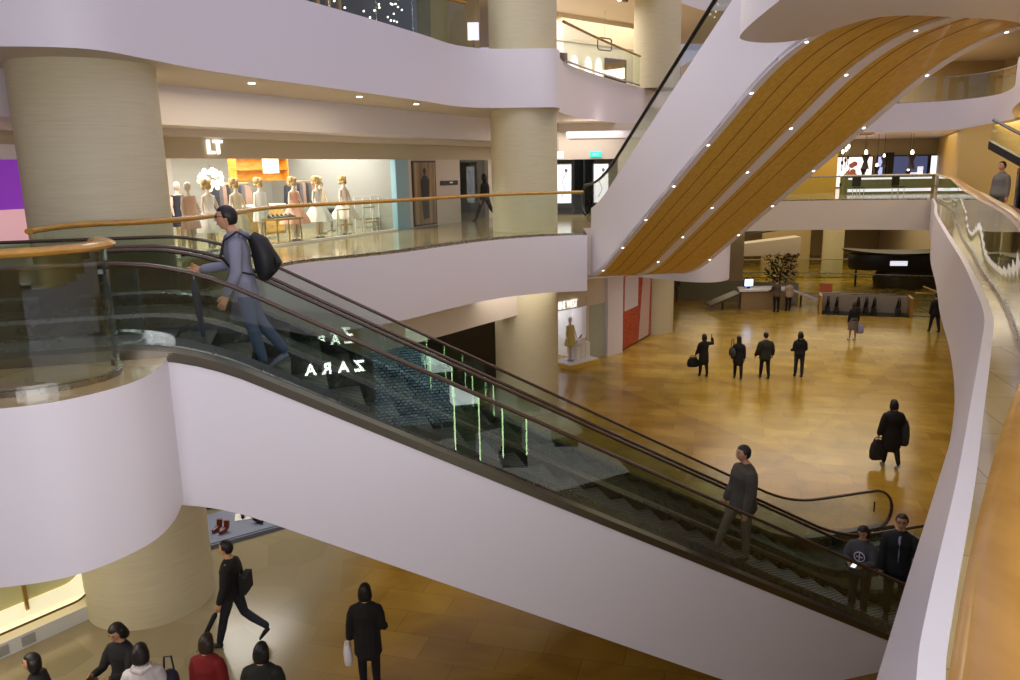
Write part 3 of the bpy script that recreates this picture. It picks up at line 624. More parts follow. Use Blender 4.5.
# chandelier
o = on(F1, 'chandelier', 'glowing white ball chandelier hanging inside the left of the dress shop', 'chandelier', 2.2, -1.3, 1.62)
cb = MB()
for k in range(26):
    ph = math.acos(1-2*(k+.5)/26); a = k*2.4; cb.ball((.27*math.sin(ph)*math.cos(a), .27*math.sin(ph)*math.sin(a), .24*math.cos(ph)), .055, 8)
cb.build('glass_petals', mat('chandelier_glow', (255, 250, 240), .4, emit=(255, 250, 235), es=1.0), o, smooth=True); MB().tube([(0, 0, .2), (0, 0, .98)], .01, 6).build('cable', STEEL, o)
o = on(F1, 'shelf_unit', 'orange wooden shelf unit high on the back of the dress shop', 'shelf', 5.2, -2.6, 1.55)
OR = wood_mat('orange_wood', (196, 120, 30), (226, 160, 60), 5, .5, (1, 1, 4))
MB().box((0, .1, .3), (2.0, .04, .62)).build('back_panel', OR, o)
for z in (0, .3, .6): MB().box((0, 0, z), (2.0, .26, .03)).build('shelf', GOLD, o)
MB().box((-1, 0, .3), (.04, .26, .62)).build('side_panel', OR, o); MB().box((1, 0, .3), (.04, .26, .62)).build('side_panel', OR, o)
o = on(F1, 'drum_lamp', 'white round lamp shade in front of the orange shelf', 'lamp', 5.0, -2.0, 1.75)
MB().lathe([(.21, 0), (.21, .5)], n=24, cap=False).build('lamp_shade', mat('shade_glow', (255, 250, 240), .6, emit=(255, 240, 220), es=.5), o, smooth=True); MB().tube([(0, 0, .5), (0, 0, .85)], .01, 6).build('cable', STEEL, o)
# clothes rails behind
for k, (t_, lab) in enumerate(((1.2, 'clothes rail with dark coats at the left back of the dress shop'), (6.6, 'clothes rail with small dark garments at the right back of the dress shop'), (3.9, 'clothes rail with grey garments in the middle of the dress shop'))):
    o = on(F1, 'clothes_rail', lab, 'clothes rail', t_, -2.4, 0)
    for x in (-.6, .6): MB().tube([(x, 0, 0), (x, 0, 1.5)], .018, 6).build('post', GOLD, o)
    MB().tube([(-.6, 0, 1.5), (.6, 0, 1.5)], .018, 6).build('rail', GOLD, o)
    for j in range(9):
        x = -.52+.13*j; mb = MB(); mb.tube([(x, 0, 1.46), (x, 0, 1.36), (x, 0, 1.0), (x, 0, .75)], [.01, .03, .035, .04], 8, ry=[.04, .2, .22, .25], up=Vector((1, 0, 0))); mb.build('garment', mat('garment_%d' % (j % 3), ((40, 40, 52), (90, 84, 84), (150, 120, 104))[j % 3], .8), o, smooth=True)
for k in range(7):
    o = on(F1, 'spotlight', ('first', 'second', 'third', 'fourth', 'fifth', 'sixth', 'seventh')[k]+' small white ceiling spotlight from the left inside the dress shop', 'spotlight', .6+1.1*k, -1.9, 2.5, 'dress shop ceiling spotlights')
    MB().lathe([(.05, -.12), (.06, 0)], n=12).build('housing', WHITEG, o, smooth=True); MB().lathe([(.045, -.128), (.045, -.121)], n=12).build('lamp_glow', MATS['lamp_glow'], o)
p_ = F1.p(2, -2.2, 2.3); area('shop_lamp', tuple(F1.p(4, -2.2, 2.5)), 8, 3, 600, (1, .96, .92), rot=(0, 0, F1.rz))
# reflection-like small lit letters of the neighbour store hang inside the window
# ------------------------------------------------------------------ exit doors at the end of the gallery
for x, lab in ((2.55, 'lit white poster panel left of the dark glass doors'), (3.95, 'lit white poster panel right of the dark glass doors')):
    o = on(FD, 'light_box', lab, 'light box', x, .03, .45)
    MB().box((0, 0, .7), (.6, .05, 1.5)).build('frame', STEEL, o); MB().box((0, -.03, .7), (.54, .01, 1.42)).build('panel', LITW, o)
    mb = MB(); mb.tube([(-.1, -.04, .2), (.05, -.04, .5), (-.08, -.04, .8), (.1, -.04, 1.15)], .012, 6); mb.ball((.08, -.04, 1.2), (.06, .008, .07)); mb.build('line_drawing', mat('print_grey', (120, 130, 130), .5), o)
o = on(FD, 'exit_sign', 'small turquoise lit exit sign above the glass doors', 'sign', 3.75, .03, 2.08)
MB().box((0, 0, .14), (.42, .06, .2)).build('housing', mat('exit_green', (60, 190, 180), .4, emit=(40, 190, 180), es=.9), o)
text('sign_text', 'EXIT', .13, (0, -.035, .1), 0, WHITEG, o, ext=.002)
o = on(FD, 'hanging_sign', 'small white lit hanging sign beside the cream column', 'sign', 2.3, .5, 2.1)
MB().box((0, 0, .12), (.4, .06, .24)).build('panel', LITW, o); MB().tube([(0, 0, .24), (0, 0, 1.25)], .012, 6).build('hanger', STEEL, o)
o = thing('ceiling_duct', 'long white ceiling duct over the passage to the glass doors', 'duct', (3.2, 28.2, 8.1)); MB().box((.6, 0, .1), (3.4, .5, .24)).build('casing', PAINT, o); MB().box((.6, 0, -.03), (3.2, .3, .03)).build('slot', CEIL, o)
# ------------------------------------------------------------------ ground floor shop with the lit window
t0 = text('shop_letters', 'NINE WEST', .42, FG.p(1.95, .04, 2.14), FG.rz, mat('lit_letters_soft', (255, 255, 255), .5, emit=(255, 250, 244), es=.7), ext=.02, bold=.0); t0.scale = (.5, 1, 1); tag(t0, 'white lit letters NINE WEST above the ground floor shop window', 'sign')
o = on(FG, 'window_poster', 'lit white and violet poster behind the ground floor shop window', 'poster', 1.35, -1.2, .5)
MB().box((0, 0, .85), (1.3, .05, 1.8)).build('panel', mat('violet_white', (220, 216, 246), .5, emit=(210, 205, 250), es=.9), o)
mb = MB(); mb.box((-.1, -.04, .8), (.12, .02, 1.2), M=Matrix.Rotation(.5, 3, 'Y')); mb.box((.2, -.04, 1.0), (.3, .02, .16), M=Matrix.Rotation(-.6, 3, 'Y')); mb.box((-.2, -.04, 1.35), (.4, .02, .2)); mb.build('printed_shapes', mat('violet', (96, 84, 170), .5), o)
o = on(FG, 'display_plinth', 'low yellow plinth jutting out of the ground floor shop window', 'plinth', 2.35, .1, 0)
MB().box((0, 0, .08), (1.6, 1.0, .16)).build('base', mat('plinth_yellow', (214, 180, 80), .5), o); MB().box((0, 0, .175), (1.5, .92, .03)).build('top', WHITEG, o)
mannequin(FG, 2.05, .1, 'yellow-green dressed mannequin standing on the low yellow plinth', (206, 190, 110), 0, 'coat', z=.19, sc=.94, group='mannequins downstairs', cat='mannequin')
for k, (x, hh) in enumerate(((2.35, .55), (2.6, .75), (2.85, .6))):
    o = on(FG, 'display_pedestal', ('white pedestal nearest the mannequin on the yellow plinth', 'tallest white pedestal on the yellow plinth', 'white pedestal at the right end of the yellow plinth')[k], 'pedestal', x, .1, .19)
    MB().box((0, 0, hh/2), (.22, .3, hh)).build('block', WHITEG, o); mb = MB(); mb.tube([(-.05, .0, hh+.03), (.0, 0, hh+.06), (.06, 0, hh+.14)], [.03, .035, .03], 8); mb.build('handbag', GOLD, o, smooth=True)
point('window_lamp', tuple(FG.p(1.8, -1.4, 1.9)), 45, (.92, .9, 1))
o = on(FP, 'wall_poster', 'tall red and white poster of a woman in pale clothes, beside the ground floor column', 'poster', FP.L/2, .02, 0)
MB().box((0, 0, 1.9), (FP.L-.1, .06, 3.7)).build('frame', mat('poster_dark_red', (90, 30, 24), .4), o)
BR = mat('red_brick_print', (168, 58, 36), .5); nt, b = nodes(BR); br = nt.nodes.new('ShaderNodeTexBrick'); br.inputs['Scale'].default_value = 3; br.inputs['Color1'].default_value = (*lin((170, 60, 36)), 1); br.inputs['Color2'].default_value = (*lin((206, 92, 58)), 1); br.inputs['Mortar'].default_value = (*lin((120, 40, 30)), 1)
tc = nt.nodes.new('ShaderNodeTexCoord'); mp = nt.nodes.new('ShaderNodeMapping'); mp.inputs['Rotation'].default_value = (PI/2, 0, 0); nt.links.new(tc.outputs['Object'], mp.inputs[0]); nt.links.new(mp.outputs[0], br.inputs['Vector']); nt.links.new(br.outputs['Color'], b.inputs['Base Color'])
MB().box((0, -.035, 1.9), (FP.L-.22, .01, 3.6)).build('brick_print', BR, o)
MB().box((-.75, -.045, 2.25), (1.5, .01, 1.35)).build('white_print', mat('print_pale', (214, 208, 216), .5), o)
mb = MB(); mb.add([(0.1, -.05, .1), (1.35, -.05, .1), (1.5, -.05, 2.6), (1.1, -.05, 3.6), (.7, -.05, 3.6), (.45, -.05, 2.2), (.1, -.06, .1)], [(0, 1, 2, 3, 4, 5)]); mb.build('woman_print', mat('print_rose', (206, 176, 170), .5), o)
# ------------------------------------------------------------------ lower left vitrine
FV = Frame((-9.0, 8.9), (-6.75, 11.95), 0)
o = on(FV, 'shop_vitrine', 'curved yellow shop window glowing at the lower left above a pale plinth', 'shop window', FV.L/2, 0, 0)
MB().box((0, .3, .12), (FV.L, .6, .24)).build('plinth', mat('plinth_grey', (206, 206, 200), .4), o)
MB().box((0, .4, 1.9), (FV.L, .1, 3.3)).build('back_wall', mat('vitrine_yellow', (200, 192, 140), .5), o)
mb = MB()
def rrect(w_, h_, r, n=8):
    pts = []
    for cx, cz, a in ((w_/2-r, h_/2-r, 0), (-w_/2+r, h_/2-r, PI/2), (-w_/2+r, -h_/2+r, PI), (w_/2-r, -h_/2+r, 1.5*PI)):
        pts += [(cx+r*math.cos(a+PI/2*i/n), cz+r*math.sin(a+PI/2*i/n)) for i in range(n+1)]
    return pts
rr_ = rrect(FV.L-.5, 2.6, .35)
o1_ = [(x, -.02, z+1.7) for x, z in rr_]; o2_ = [(x*1.0, .34, z*.9+1.75) for x, z in rr_]
mb.rings([o1_, [(x, .0, z) for x, _, z in o1_], o2_], cap=False); mb.build('window_reveal', mat('vitrine_glow', (250, 244, 220), .5, emit=(255, 240, 200), es=.45), o, smooth=True)
mb = MB(); mb.tube([Vector(p) for p in o1_ + [o1_[0]]], .018, 6); mb.build('window_edge', mat('edge_bronze', (120, 92, 40), .4, .5), o)
mb = MB(); pts = [(x, -.01, z+1.7) for x, z in rrect(FV.L-.55, 2.5, .33)]; mb.add(pts, [tuple(range(len(pts)))]); mb.build('glass_pane', SHOPG, o)
mb = MB()
for sgx in (-1, 1): pass
out_ = [(-FV.L/2, 0, .24), (FV.L/2, 0, .24), (FV.L/2, 0, 3.6), (-FV.L/2, 0, 3.6)]
for k in range(3): MB().box((-.9+.8*k, .2, .9), (.05, .05, .8)).build('display_post', GOLD, o)
for k in range(2): MB().box((.2+.38*k, -.006, .12), (.2, .012, .16)).build('vent_grille', GREYW, o)
MB().box((0, .2, .42), (FV.L-.3, .34, .05)).build('glow_strip', LITWARM, o)
# shoes display behind the column
o = thing('display_mat', 'blue-grey display platform with shoes on the ground floor behind the big column', 'platform', (-5.6, 15.1, 0), .62)
MB().box((0, 0, .04), (2.0, 1.5, .08)).build('base', mat('mat_blue', (112, 118, 136), .5), o); MB().box((0, 0, .09), (1.9, 1.4, .02)).build('top', mat('mat_blue_top', (128, 134, 154), .4), o)
for k, (x, y, r, lab) in enumerate(((-5.55, 15.25, .3, 'pair of dark boots on a white card on the blue-grey platform'), (-5.2, 15.0, 1.1, 'black high shoes at the right of the blue-grey platform'), (-5.85, 14.55, -.4, 'brown and red shoe at the front of the blue-grey platform'))):
    o = thing('shoes', lab, 'shoes', (x, y, .1), r)
    if k == 0: MB().box((0, 0, .008), (.5, .35, .012)).build('card', WHITEG, o)
    for sx in (-.09, .09):
        mb = MB(); mb.tube([(sx, -.14, .05), (sx, -.05, .06), (sx, .05, .08), (sx, .08, .22)], [.04, .05, .05, .055], 8, ry=[.03, .045, .06, .06], up=Vector((1, 0, 0))); mb.build('shoe', BLACK if k < 2 else mat('shoe_red', (120, 50, 36), .4), o, smooth=True)
o = thing('display_counter', 'small yellow display counter behind the blue-grey platform', 'counter', (-6.3, 17.0, 0), .3)
MB().box((0, 0, .45), (1.2, .6, .9)).build('body', mat('counter_yellow', (224, 196, 110), .5), o); MB().box((0, 0, .92), (1.3, .7, .05)).build('top', WHITEG, o)
o = thing('curtain', 'dark hanging panel beside the big column on the ground floor', 'curtain', (-6.6, 15.9, 0)); MB().box((0, 0, 1.2), (.5, .1, 2.4)).build('cloth', DARK, o); MB().tube([(-.3, 0, 2.42), (.3, 0, 2.42)], .02, 6).build('rod', STEEL, o)
area('lower_shop_lamp', (-6.5, 16.2, 3.5), 3, 2, 120, (1, .95, .85))

# ------------------------------------------------------------------ gallery ceiling lamps
area('gallery_lamp_left', (-4.6, 15.6, 8.62), 1.0, 7, 60, WARM, rot=(0, 0, -.5))
area('gallery_lamp_right', (21, 32, 8.6), 3, 14, 420, WARM, rot=(0, 0, -.55))
area('gallery_lamp_near_right', (10, 10, 8.6), 2, 14, 160, WARM, rot=(0, 0, -.5))
area('bridge_lamp', (20, 48, 8.6), 14, 8, 500, (1, .86, .55))
area('lower_lamp_far', (19, 49, 3.8), 16, 10, 420, WARM)
area('lower_lamp_left', (0, 22, 3.75), 3, 3, 60, NEUT)
area('lower_lamp_pod', (-7, 7.5, 3.75), 3, 3, 120, NEUT)
area('upper_shop_lamp', (1.5, 33, 13.4), 6, 3, 260, (1, .96, .95), rot=(0, 0, .8))
area('upper_gallery_lamp', (5, 38, 13.5), 5, 5, 240, WARM)
area('door_lamp', (2.5, 28.5, 8.4), 3, 3, 90, NEUT)
area('upper_far_lamp', (20, 51, 13.5), 14, 5, 900, (1, .85, .7))
# small recessed lamps under the upper gallery
dl = MB(); dl.lathe([(0, -.008), (.05, -.008), (.065, 0), (.065, .02)], n=14); dlm = dl.mesh('downlight', MATS['lamp_glow'])
for k, (x, y) in enumerate(((-4.6, 14.9), (-3.2, 17.9), (-2.2, 20.1))):
    o = bpy.data.objects.new('downlight', dlm); COL.objects.link(o); o.location = (x, y, L2-1.51)
    tag(o, ('recessed ceiling lamp under the upper gallery, nearest the big column', 'recessed ceiling lamp under the upper gallery above the dress shop', 'recessed ceiling lamp under the upper gallery, nearest the slim column')[k], 'lamp', 'recessed lamps under the upper gallery')

# ------------------------------------------------------------------ first floor beyond the far bridge
wallrun('wall_back', [(30.6, 57), (18, 57)], L1, L2-1.5, SHOPW, -.2)
wallrun('wall_back', [(19.7, 48.2), (15.2, 46)], L1, L2-1.5, OCHRE, .2)
FW = Frame((22.2, 56.8), (30.6, 56.8), L1)
specs = [('left white lit shop window with pink poster behind the far bridge', 2.0, 3.4, (250, 232, 232), 'pink'), ('narrow blue lit shop window behind the far bridge', 4.2, .5, (160, 170, 220), None), ('dark blue lit shop window with white shapes at the right behind the far bridge', 6.3, 2.6, (60, 66, 96), 'white'), ('slim pale lit panel at the right end behind the far bridge', 8.0, .6, (226, 232, 250), None)]
for lab, t_, w_, c_, pr in specs:
    o = on(FW, 'shop_window', lab, 'shop window', t_, .05, 0, 'lit shop windows behind the far bridge')
    MB().box((0, 0, 1.1), (w_, .08, 2.2)).build('frame', DARK, o)
    MB().box((0, -.05, 1.1), (w_-.16, .02, 2.05)).build('display', mat('lit_%d_%d_%d' % c_, c_, .5, emit=c_, es=1.1), o)
    if pr == 'pink':
        mb = MB()
        for k in range(9): mb.ball((-.2+.9*random.random(), -.07, .8+.9*random.random()), (.22, .008, .18), 10)
        mb.build('printed_blossom', mat('blossom', (236, 160, 150), .6), o)
    if pr == 'white':
        mb = MB(); mb.box((.4, -.07, .75), (1.0, .02, .5)); mb.box((.75, -.07, 1.15), (.4, .02, .5)); mb.box((-.5, -.07, .5), (.6, .02, .25)); mb.build('white_display', LITW, o)
dpil = MB(); fbox(dpil, FW, 4.6, 5.0, .0, .4, 0, 2.4); struct(dpil.build('wall_back', mat('dark_olive', (46, 44, 30), .5)))
def pendant(x, y, z, k=1., lab=''):
    o = thing('pendant_lamp', lab, 'lamp', (x, y, z), 0, 'hourglass pendant lamps')
    MB().lathe([(.23*k, -.42*k), (.2*k, -.36*k), (.1*k, 0), (.22*k, .34*k), (.24*k, .4*k)], n=18).build('lamp_shade', mat('pendant_black', (20, 16, 14), .5), o, smooth=True)
    MB().ball((0, 0, .5*k), (.09*k, .09*k, .16*k), 10).build('bulb', MATS['lamp_glow'], o, smooth=True)
    MB().tube([(0, 0, .4*k), (0, 0, 8.68-z)], .012, 6).build('cable', BLACK, o)
for x, z, k, lab in ((20.55, 7.15, 1, 'large black hourglass pendant lamp, leftmost over the bridge cafe'), (20.75, 6.45, .8, 'small low black hourglass pendant under the leftmost one'), (21.6, 7.1, .7, 'small black hourglass pendant lamp, second from the left, hanging high'), (21.5, 6.55, .75, 'small low black hourglass pendant lamp, second from the left'), (23.2, 7.1, 1, 'large black hourglass pendant lamp before the dark blue shop window'), (23.35, 6.3, .7, 'small low black pendant hanging below the right large one')):
    pendant(x, 46.0+(.6 if z < 6.6 else 0), z, k, lab)
for k, x in enumerate((18.8, 19.15, 19.45)):
    o = thing('pendant_lamp', ('string of white glass bulbs, left of three beside the ochre wall', 'string of white glass bulbs, middle of three beside the ochre wall', 'string of white glass bulbs, right of three beside the ochre wall')[k], 'lamp', (x, 45.0+k*.4, 5.6), 0, 'strings of white bulbs')
    MB().tube([(0, 0, .1), (0, 0, 3.08)], .02, 6).build('cable', STEEL, o)
    for j in range(4): MB().ball((0, 0, .3+.6*j+.15*k), (.07, .07, .13), 10).build('bulb', MATS['lamp_glow'] if j % 2 else DARK, o, smooth=True)
def chair(x, y, z, rz, lab, mt):
    o = thing('chair', lab, 'chair', (x, y, z), rz)
    MB().box((0, 0, .45), (.48, .48, .06)).build('seat', mt, o); b_ = MB().box((0, .23, .75), (.48, .05, .5)).build('backrest', mt, o)
    for sx in (-.2, .2):
        for sy in (-.2, .2): MB().tube([(sx, sy, 0), (sx, sy, .44)], .02, 6).build('leg', WHITEG, o)
chair(20.9, 42.6, L1, .3, 'dark chair with pale legs behind the far bridge glass', DARK)
chair(18.9, 42.9, L1, 2.2, 'dark chair beside the ochre wall behind the far bridge glass', DARK)
o = thing('cafe_counter', 'long pale lit counter behind the far bridge railing', 'counter', (21.6, 45.4, L1), -.05)
MB().box((0, 0, .5), (5, .7, 1.0)).build('body', mat('counter_green', (120, 128, 92), .3), o); MB().box((0, 0, 1.03), (5.2, .8, .06)).build('top', WHITEG, o); MB().box((0, -.36, .2), (4.6, .03, .16)).build('glow_strip', LITW, o); MB().box((0, -.36, .85), (4.6, .03, .1)).build('glow_strip', LITW, o)
o = thing('air_grille', 'small framed ceiling grille at the left over the far bridge', 'grille', (18.9, 43.2, 8.6)); MB().box((0, 0, .0), (1.2, .8, .1)).build('frame', OCHRE, o); MB().box((0, 0, -.06), (1.0, .6, .03)).build('slats', DARK, o)
# right gallery : black pillar, distant escalator sides
o = thing('dark_pillar', 'tall black pillar panel at the far right edge', 'pillar', (10.2, 15.6, L1), -.5)
MB().box((0, 0, .97), (.32, .5, 1.94)).build('panel', mat('matt_black', (12, 11, 11), .8, spec=.1), o); MB().box((0, 0, 2.64), (.4, .6, 1.4)).build('cap', PAINTW, o)
o = thing('escalator', 'short dark and silver piece of a distant escalator at the far right', 'escalator', (15.5, 25.5, L1), -1.2)
mb = MB(); mb.rings([[(s, -.1, 2.0-.5*s), (s, -.1, 2.25-.5*s), (s, .1, 2.25-.5*s), (s, .1, 2.0-.5*s)] for s in (-.2, 1.0, 2.4)]); mb.build('side_cladding', DARK, o)
mb = MB(); mb.tube([(-.2, 0, 3.0), (2.4, 0, 1.7)], .05, 8); mb.build('handrail', STEEL, o, smooth=True)
mb = MB(); mb.rings([[(s, -.02, 2.25-.5*s), (s, -.02, 2.9-.5*s), (s, .02, 2.9-.5*s), (s, .02, 2.25-.5*s)] for s in (-.2, 2.4)]); mb.build('balustrade_glass', SHOPG, o)
MB().box((1.1, 0, .75), (.5, .15, 1.5)).build('support', STEEL, o); MB().box((1.1, 0, .1), (2.6, .5, .2)).build('base', STEEL, o)
# ------------------------------------------------------------------ ground floor, far part
o = thing('information_kiosk', 'wooden information desk with slanted wing panels on the far ground floor', 'desk', (12.7, 38.9, 0), .05)
MB().prism([(-1.2, -.4), (1.1, -.4), (1.0, .5), (-1.0, .5)], 0, .95).build('body', mat('desk_wood', (150, 128, 92), .4), o)
MB().prism([(-1.35, -.5), (1.25, -.5), (1.1, .6), (-1.1, .6)], .95, 1.05).build('top', WHITEG, o)
for sx in (-1, 1): mb = MB(); mb.box((sx*2.0, 0, .72 if sx > 0 else .55), (1.6, .9, .1), M=Matrix.Rotation(sx*.38, 3, 'Y')); mb.build('wing_panel', mat('wing_pale', (206, 206, 220), .3) if sx > 0 else mat('wing_dark', (84, 76, 56), .3), o); MB().tube([(sx*2.0, 0, 0), (sx*2.0, 0, .6)], .05, 8).build('wing_support', DARK, o)
o = thing('monitor', 'small glowing screen standing on the information desk', 'screen', (11.95, 38.75, 1.05), .1)
MB().box((0, 0, .3), (.5, .05, .42)).build('frame', DARK, o); MB().box((0, -.03, .3), (.42, .01, .34)).build('screen', mat('screen_glow', (200, 220, 255), .4, emit=(190, 215, 255), es=3), o); MB().box((0, 0, .05), (.12, .1, .1)).build('stand', DARK, o)
# barrier and going-down escalators
wallrun('wall_parapet', [(8.5, 42.5), (15.0, 40.2)], 0, 1.05, mat('green_glass_wall', (136, 134, 104), .2), .06)
o = thing('poster_stand', 'orange poster stand left of the sunken escalators', 'poster', (16.0, 39.2, 0), -.3)
MB().box((0, 0, .62), (.62, .04, 1.1)).build('panel', mat('poster_orange', (196, 104, 60), .5), o); MB().box((0, 0, .04), (.7, .3, .08)).build('foot', STEEL, o)
FE = Frame((15.05, 37.4), (18.8, 36.2), 0)
o = on(FE, 'escalator_enclosure', 'grey enclosure wall around the sunken escalators', 'enclosure', FE.L/2, 0, 0)
MB().box((0, .6, .42), (FE.L, .12, .84)).build('back_panel', mat('enclosure_grey', (150, 138, 120), .4), o)
MB().box((0, .1, .015), (FE.L, 1.0, .03)).build('floor_plate', DSTEEL, o)
for sx in (-1, 1): MB().box((sx*FE.L/2, .1, .45), (.12, 1.1, .9)).build('end_post', GOLD, o)
MB().tube([(-FE.L/2, .6, .9), (FE.L/2, .6, .9)], .03, 8).build('handrail', STEEL, o, smooth=True)
for k, x in enumerate((.35, .75, 1.7, 2.05, 2.4, 3.45)):
    x -= FE.L/2
    mb = MB(); mb.tube([(x, .45, .3), (x, .1, .72), (x, -.05, .8), (x, -.2, .72), (x, -.26, .55), (x, -.2, .4)], .05, 8, up=Vector((1, 0, 0))); nw_ = mb.build('newel_handrail', BLACK, o, smooth=True)
    MB().box((x, .1, .18), (.16, .7, .3)).build('newel_base', DARK, nw_); mb = MB(); mb.box((x, .1, .48), (.02, .5, .36)); mb.build('glass_pane', GLASSG, nw_)
glass_railing('glass_railing', 'low glass railing around the floor opening on the far ground floor', [(13.2, 44), (16.5, 43.4), (20.5, 41.8), (24, 40.6)], 0, 1.15, .035, .03, rail_mat=STEEL, step=2.5, sm=3)
glass_railing('glass_railing', 'second glass railing farther behind the sunken escalators', [(14.5, 49.8), (18.6, 49.6), (25.5, 48.6)], 0, 1.15, .035, .03, rail_mat=STEEL, step=2.5, sm=3)
glass_railing('glass_railing', 'short end railing at the right of the sunken escalators', [(18.95, 36.15), (19.9, 35.9), (20.3, 38.0)], 0, 1.1, .03, .03, rail_mat=GOLD, step=2.5, sm=3)
column(21.1, 51, .65, 0, L1-1.4)
MB_ = MB(); MB_.prism([(16.9, 52), (20.0, 52), (20.0, 52.4), (16.9, 52.4)], 0, L1-1.4); struct(MB_.build('wall_back', BEIGE))
MB_ = MB(); MB_.prism([(12.2, 44.6), (13.4, 44.6), (13.4, 45.2), (12.2, 45.2)], 0, L1-1.4); struct(MB_.build('wall_back', SHOPW))
o = thing('escalator', 'beige underside of a distant escalator left of the beige wall', 'escalator', (15.2, 47.2, 0))
mb = MB(); mb.add([(-1.6, -.5, 1.75), (2.2, -.5, 1.8), (2.2, -.5, 2.85), (-1.6, -.5, 2.45), (-1.6, .6, 1.75), (2.2, .6, 1.8), (2.2, .6, 2.85), (-1.6, .6, 2.45)], [(0, 1, 2, 3), (7, 6, 5, 4), (0, 4, 5, 1), (2, 6, 7, 3), (1, 5, 6, 2), (0, 3, 7, 4)]); mb.build('side_cladding', PAINTW, o); MB().tube([(-1.6, 0, 2.9), (2.2, 0, 3.4)], .05, 8).build('handrail', BLACK, o, smooth=True); MB().box((1.8, 0, .9), (.6, .6, 1.8)).build('support', BEIGE, o)
# dark round stand
o = thing('dark_booth', 'wide dark booth with curved black canopy and small lit sign, beyond the floor opening', 'booth', (22.4, 45.0, 0), -.2)
mb = MB(); rs = []
for z, k_ in ((1.05, .96), (1.2, 1.0), (1.75, 1.0), (1.95, .97)): rs.append([(2.7*k_*math.cos(q), 1.0*k_*math.sin(q), z) for q in (2*PI*i/32 for i in range(32))])
mb.rings(rs); mb.build('upper_body', mat('booth_black', (30, 26, 24), .35), o, smooth=True)
mb = MB(); mb.rings([[(2.0*k_*math.cos(q)+.6, .8*k_*math.sin(q), z) for q in (2*PI*i/28 for i in range(28))] for z, k_ in ((0, .9), (.6, .95), (1.06, .8))]); mb.build('lower_body', mat('booth_brown', (44, 32, 22), .4), o, smooth=True)
mb = MB(); rs = []
for z, k_, up_ in ((1.94, .97, 0), (2.0, 1.08, .1), (2.05, 1.12, .2), (2.08, .9, .08), (2.06, .3, 0)): rs.append([(2.75*k_*math.cos(q), 1.05*k_*math.sin(q), z+up_*abs(math.cos(q))**2) for q in (2*PI*i/32 for i in range(32))])
mb.rings(rs); mb.build('canopy', mat('canopy_dark', (40, 34, 28), .4), o, smooth=True)
MB().box((-.2, -1.03, 1.5), (.9, .06, .26)).build('lit_sign', LITW, o)
for x in (-2.2, 2.4): MB().tube([(x, 0, 0), (x, 0, 1.1)], .06, 8).build('post', DARK, o)
o = thing('ceiling_light', 'row of small lamps in a black ceiling slot under the far bridge', 'lamp', (21.6, 42.8, L1-1.5)); MB().box((0, 0, .03), (3.4, .3, .08)).build('slot', BLACK, o)
for k in range(7): MB().ball((-1.2+.4*k, -.1, -.03), .06, 8).build('bulb', MATS['lamp_glow'], o)
# planter with dark foliage
o = thing('potted_tree', 'big dark leafy plant behind the information desk', 'plant', (14.6, 41.9, 0))
MB().lathe([(.3, 0), (.42, .5), (.4, .52)], n=20).build('pot', DARK, o, smooth=True); MB().tube([(0, 0, .4), (0, 0, 1.5)], .05, 8).build('trunk', WOODD, o)
mb = MB(); R_ = random.Random(3)
for k in range(420):
    a, r, z = R_.random()*2*PI, .9*math.sqrt(R_.random()), .9+1.5*R_.random(); c = Vector((r*math.cos(a), r*math.sin(a), z)); d1 = Vector((R_.uniform(-1, 1), R_.uniform(-1, 1), R_.uniform(-.6, .6))).normalized()*.16; d2 = Vector((R_.uniform(-1, 1), R_.uniform(-1, 1), R_.uniform(-.6, .6))).normalized()*.05
    mb.add([c-d1, c+d2, c+d1, c-d2], [(0, 1, 2, 3)])
mb.build('foliage', mat('dark_leaf', (34, 38, 22), .6), o)
# ------------------------------------------------------------------ upper left : dark shop with sparkling lamps, upper shop with lit niches
FU = Frame((-9.5, 16), (-3.0, 27.6), L2)
R_ = random.Random(5)
o = on(FU, 'bead_lamps', 'cloud of tiny sparkling lamps behind the upper left glass railing', 'lamp', 9.0, .6, 1.2); o.name = 'sparkling_lamps'
mb = MB()
for k in range(90): mb.ball((R_.uniform(-4.5, 3.0), R_.uniform(-.3, .3), R_.uniform(-.2, 1.4)), .028, 6)
o2 = mb.build('bulb_cluster', MATS['lamp_glow'], o); o2['kind'] = 'stuff'
for k in range(6): MB().box((-2.0+.45*k, .3, .3), (.12, .1, 2.6)).build('gold_post', GOLD, o)
o = thing('light_box', 'small white lit box sign beside the upper cream column', 'sign', (-.95, 25.3, L2+.7), 0); MB().box((0, 0, .3), (.34, .1, .5)).build('panel', LITW, o); MB().tube([(0, 0, -.7), (0, 0, .05)], .03, 6).build('post', STEEL, o)
FS = Frame((2.0, 36), (6.0, 39.5), L2); FS0 = Frame((.2, 33.5), (2.0, 36), L2)
for F_, t_, w_, lab, dk in ((FS, .5, .9, 'dark upper shop poster nearest the cream column', 1), (FS, 4.2, 1.5, 'wide dark brown upper shop poster at the right', 1)):
    o = on(F_, 'wall_poster', lab, 'poster', t_, .05, .5); MB().box((0, 0, .6), (w_, .06, 1.5)).build('panel', mat('poster_umber', (62, 44, 44), .4), o)
    mb = MB(); [mb.ball((x, -.04, .8), (.12, .01, .2), 10) for x in (-.3*w_, 0, .3*w_)]; mb.build('printed_faces', mat('print_flesh', (150, 116, 104), .5), o)
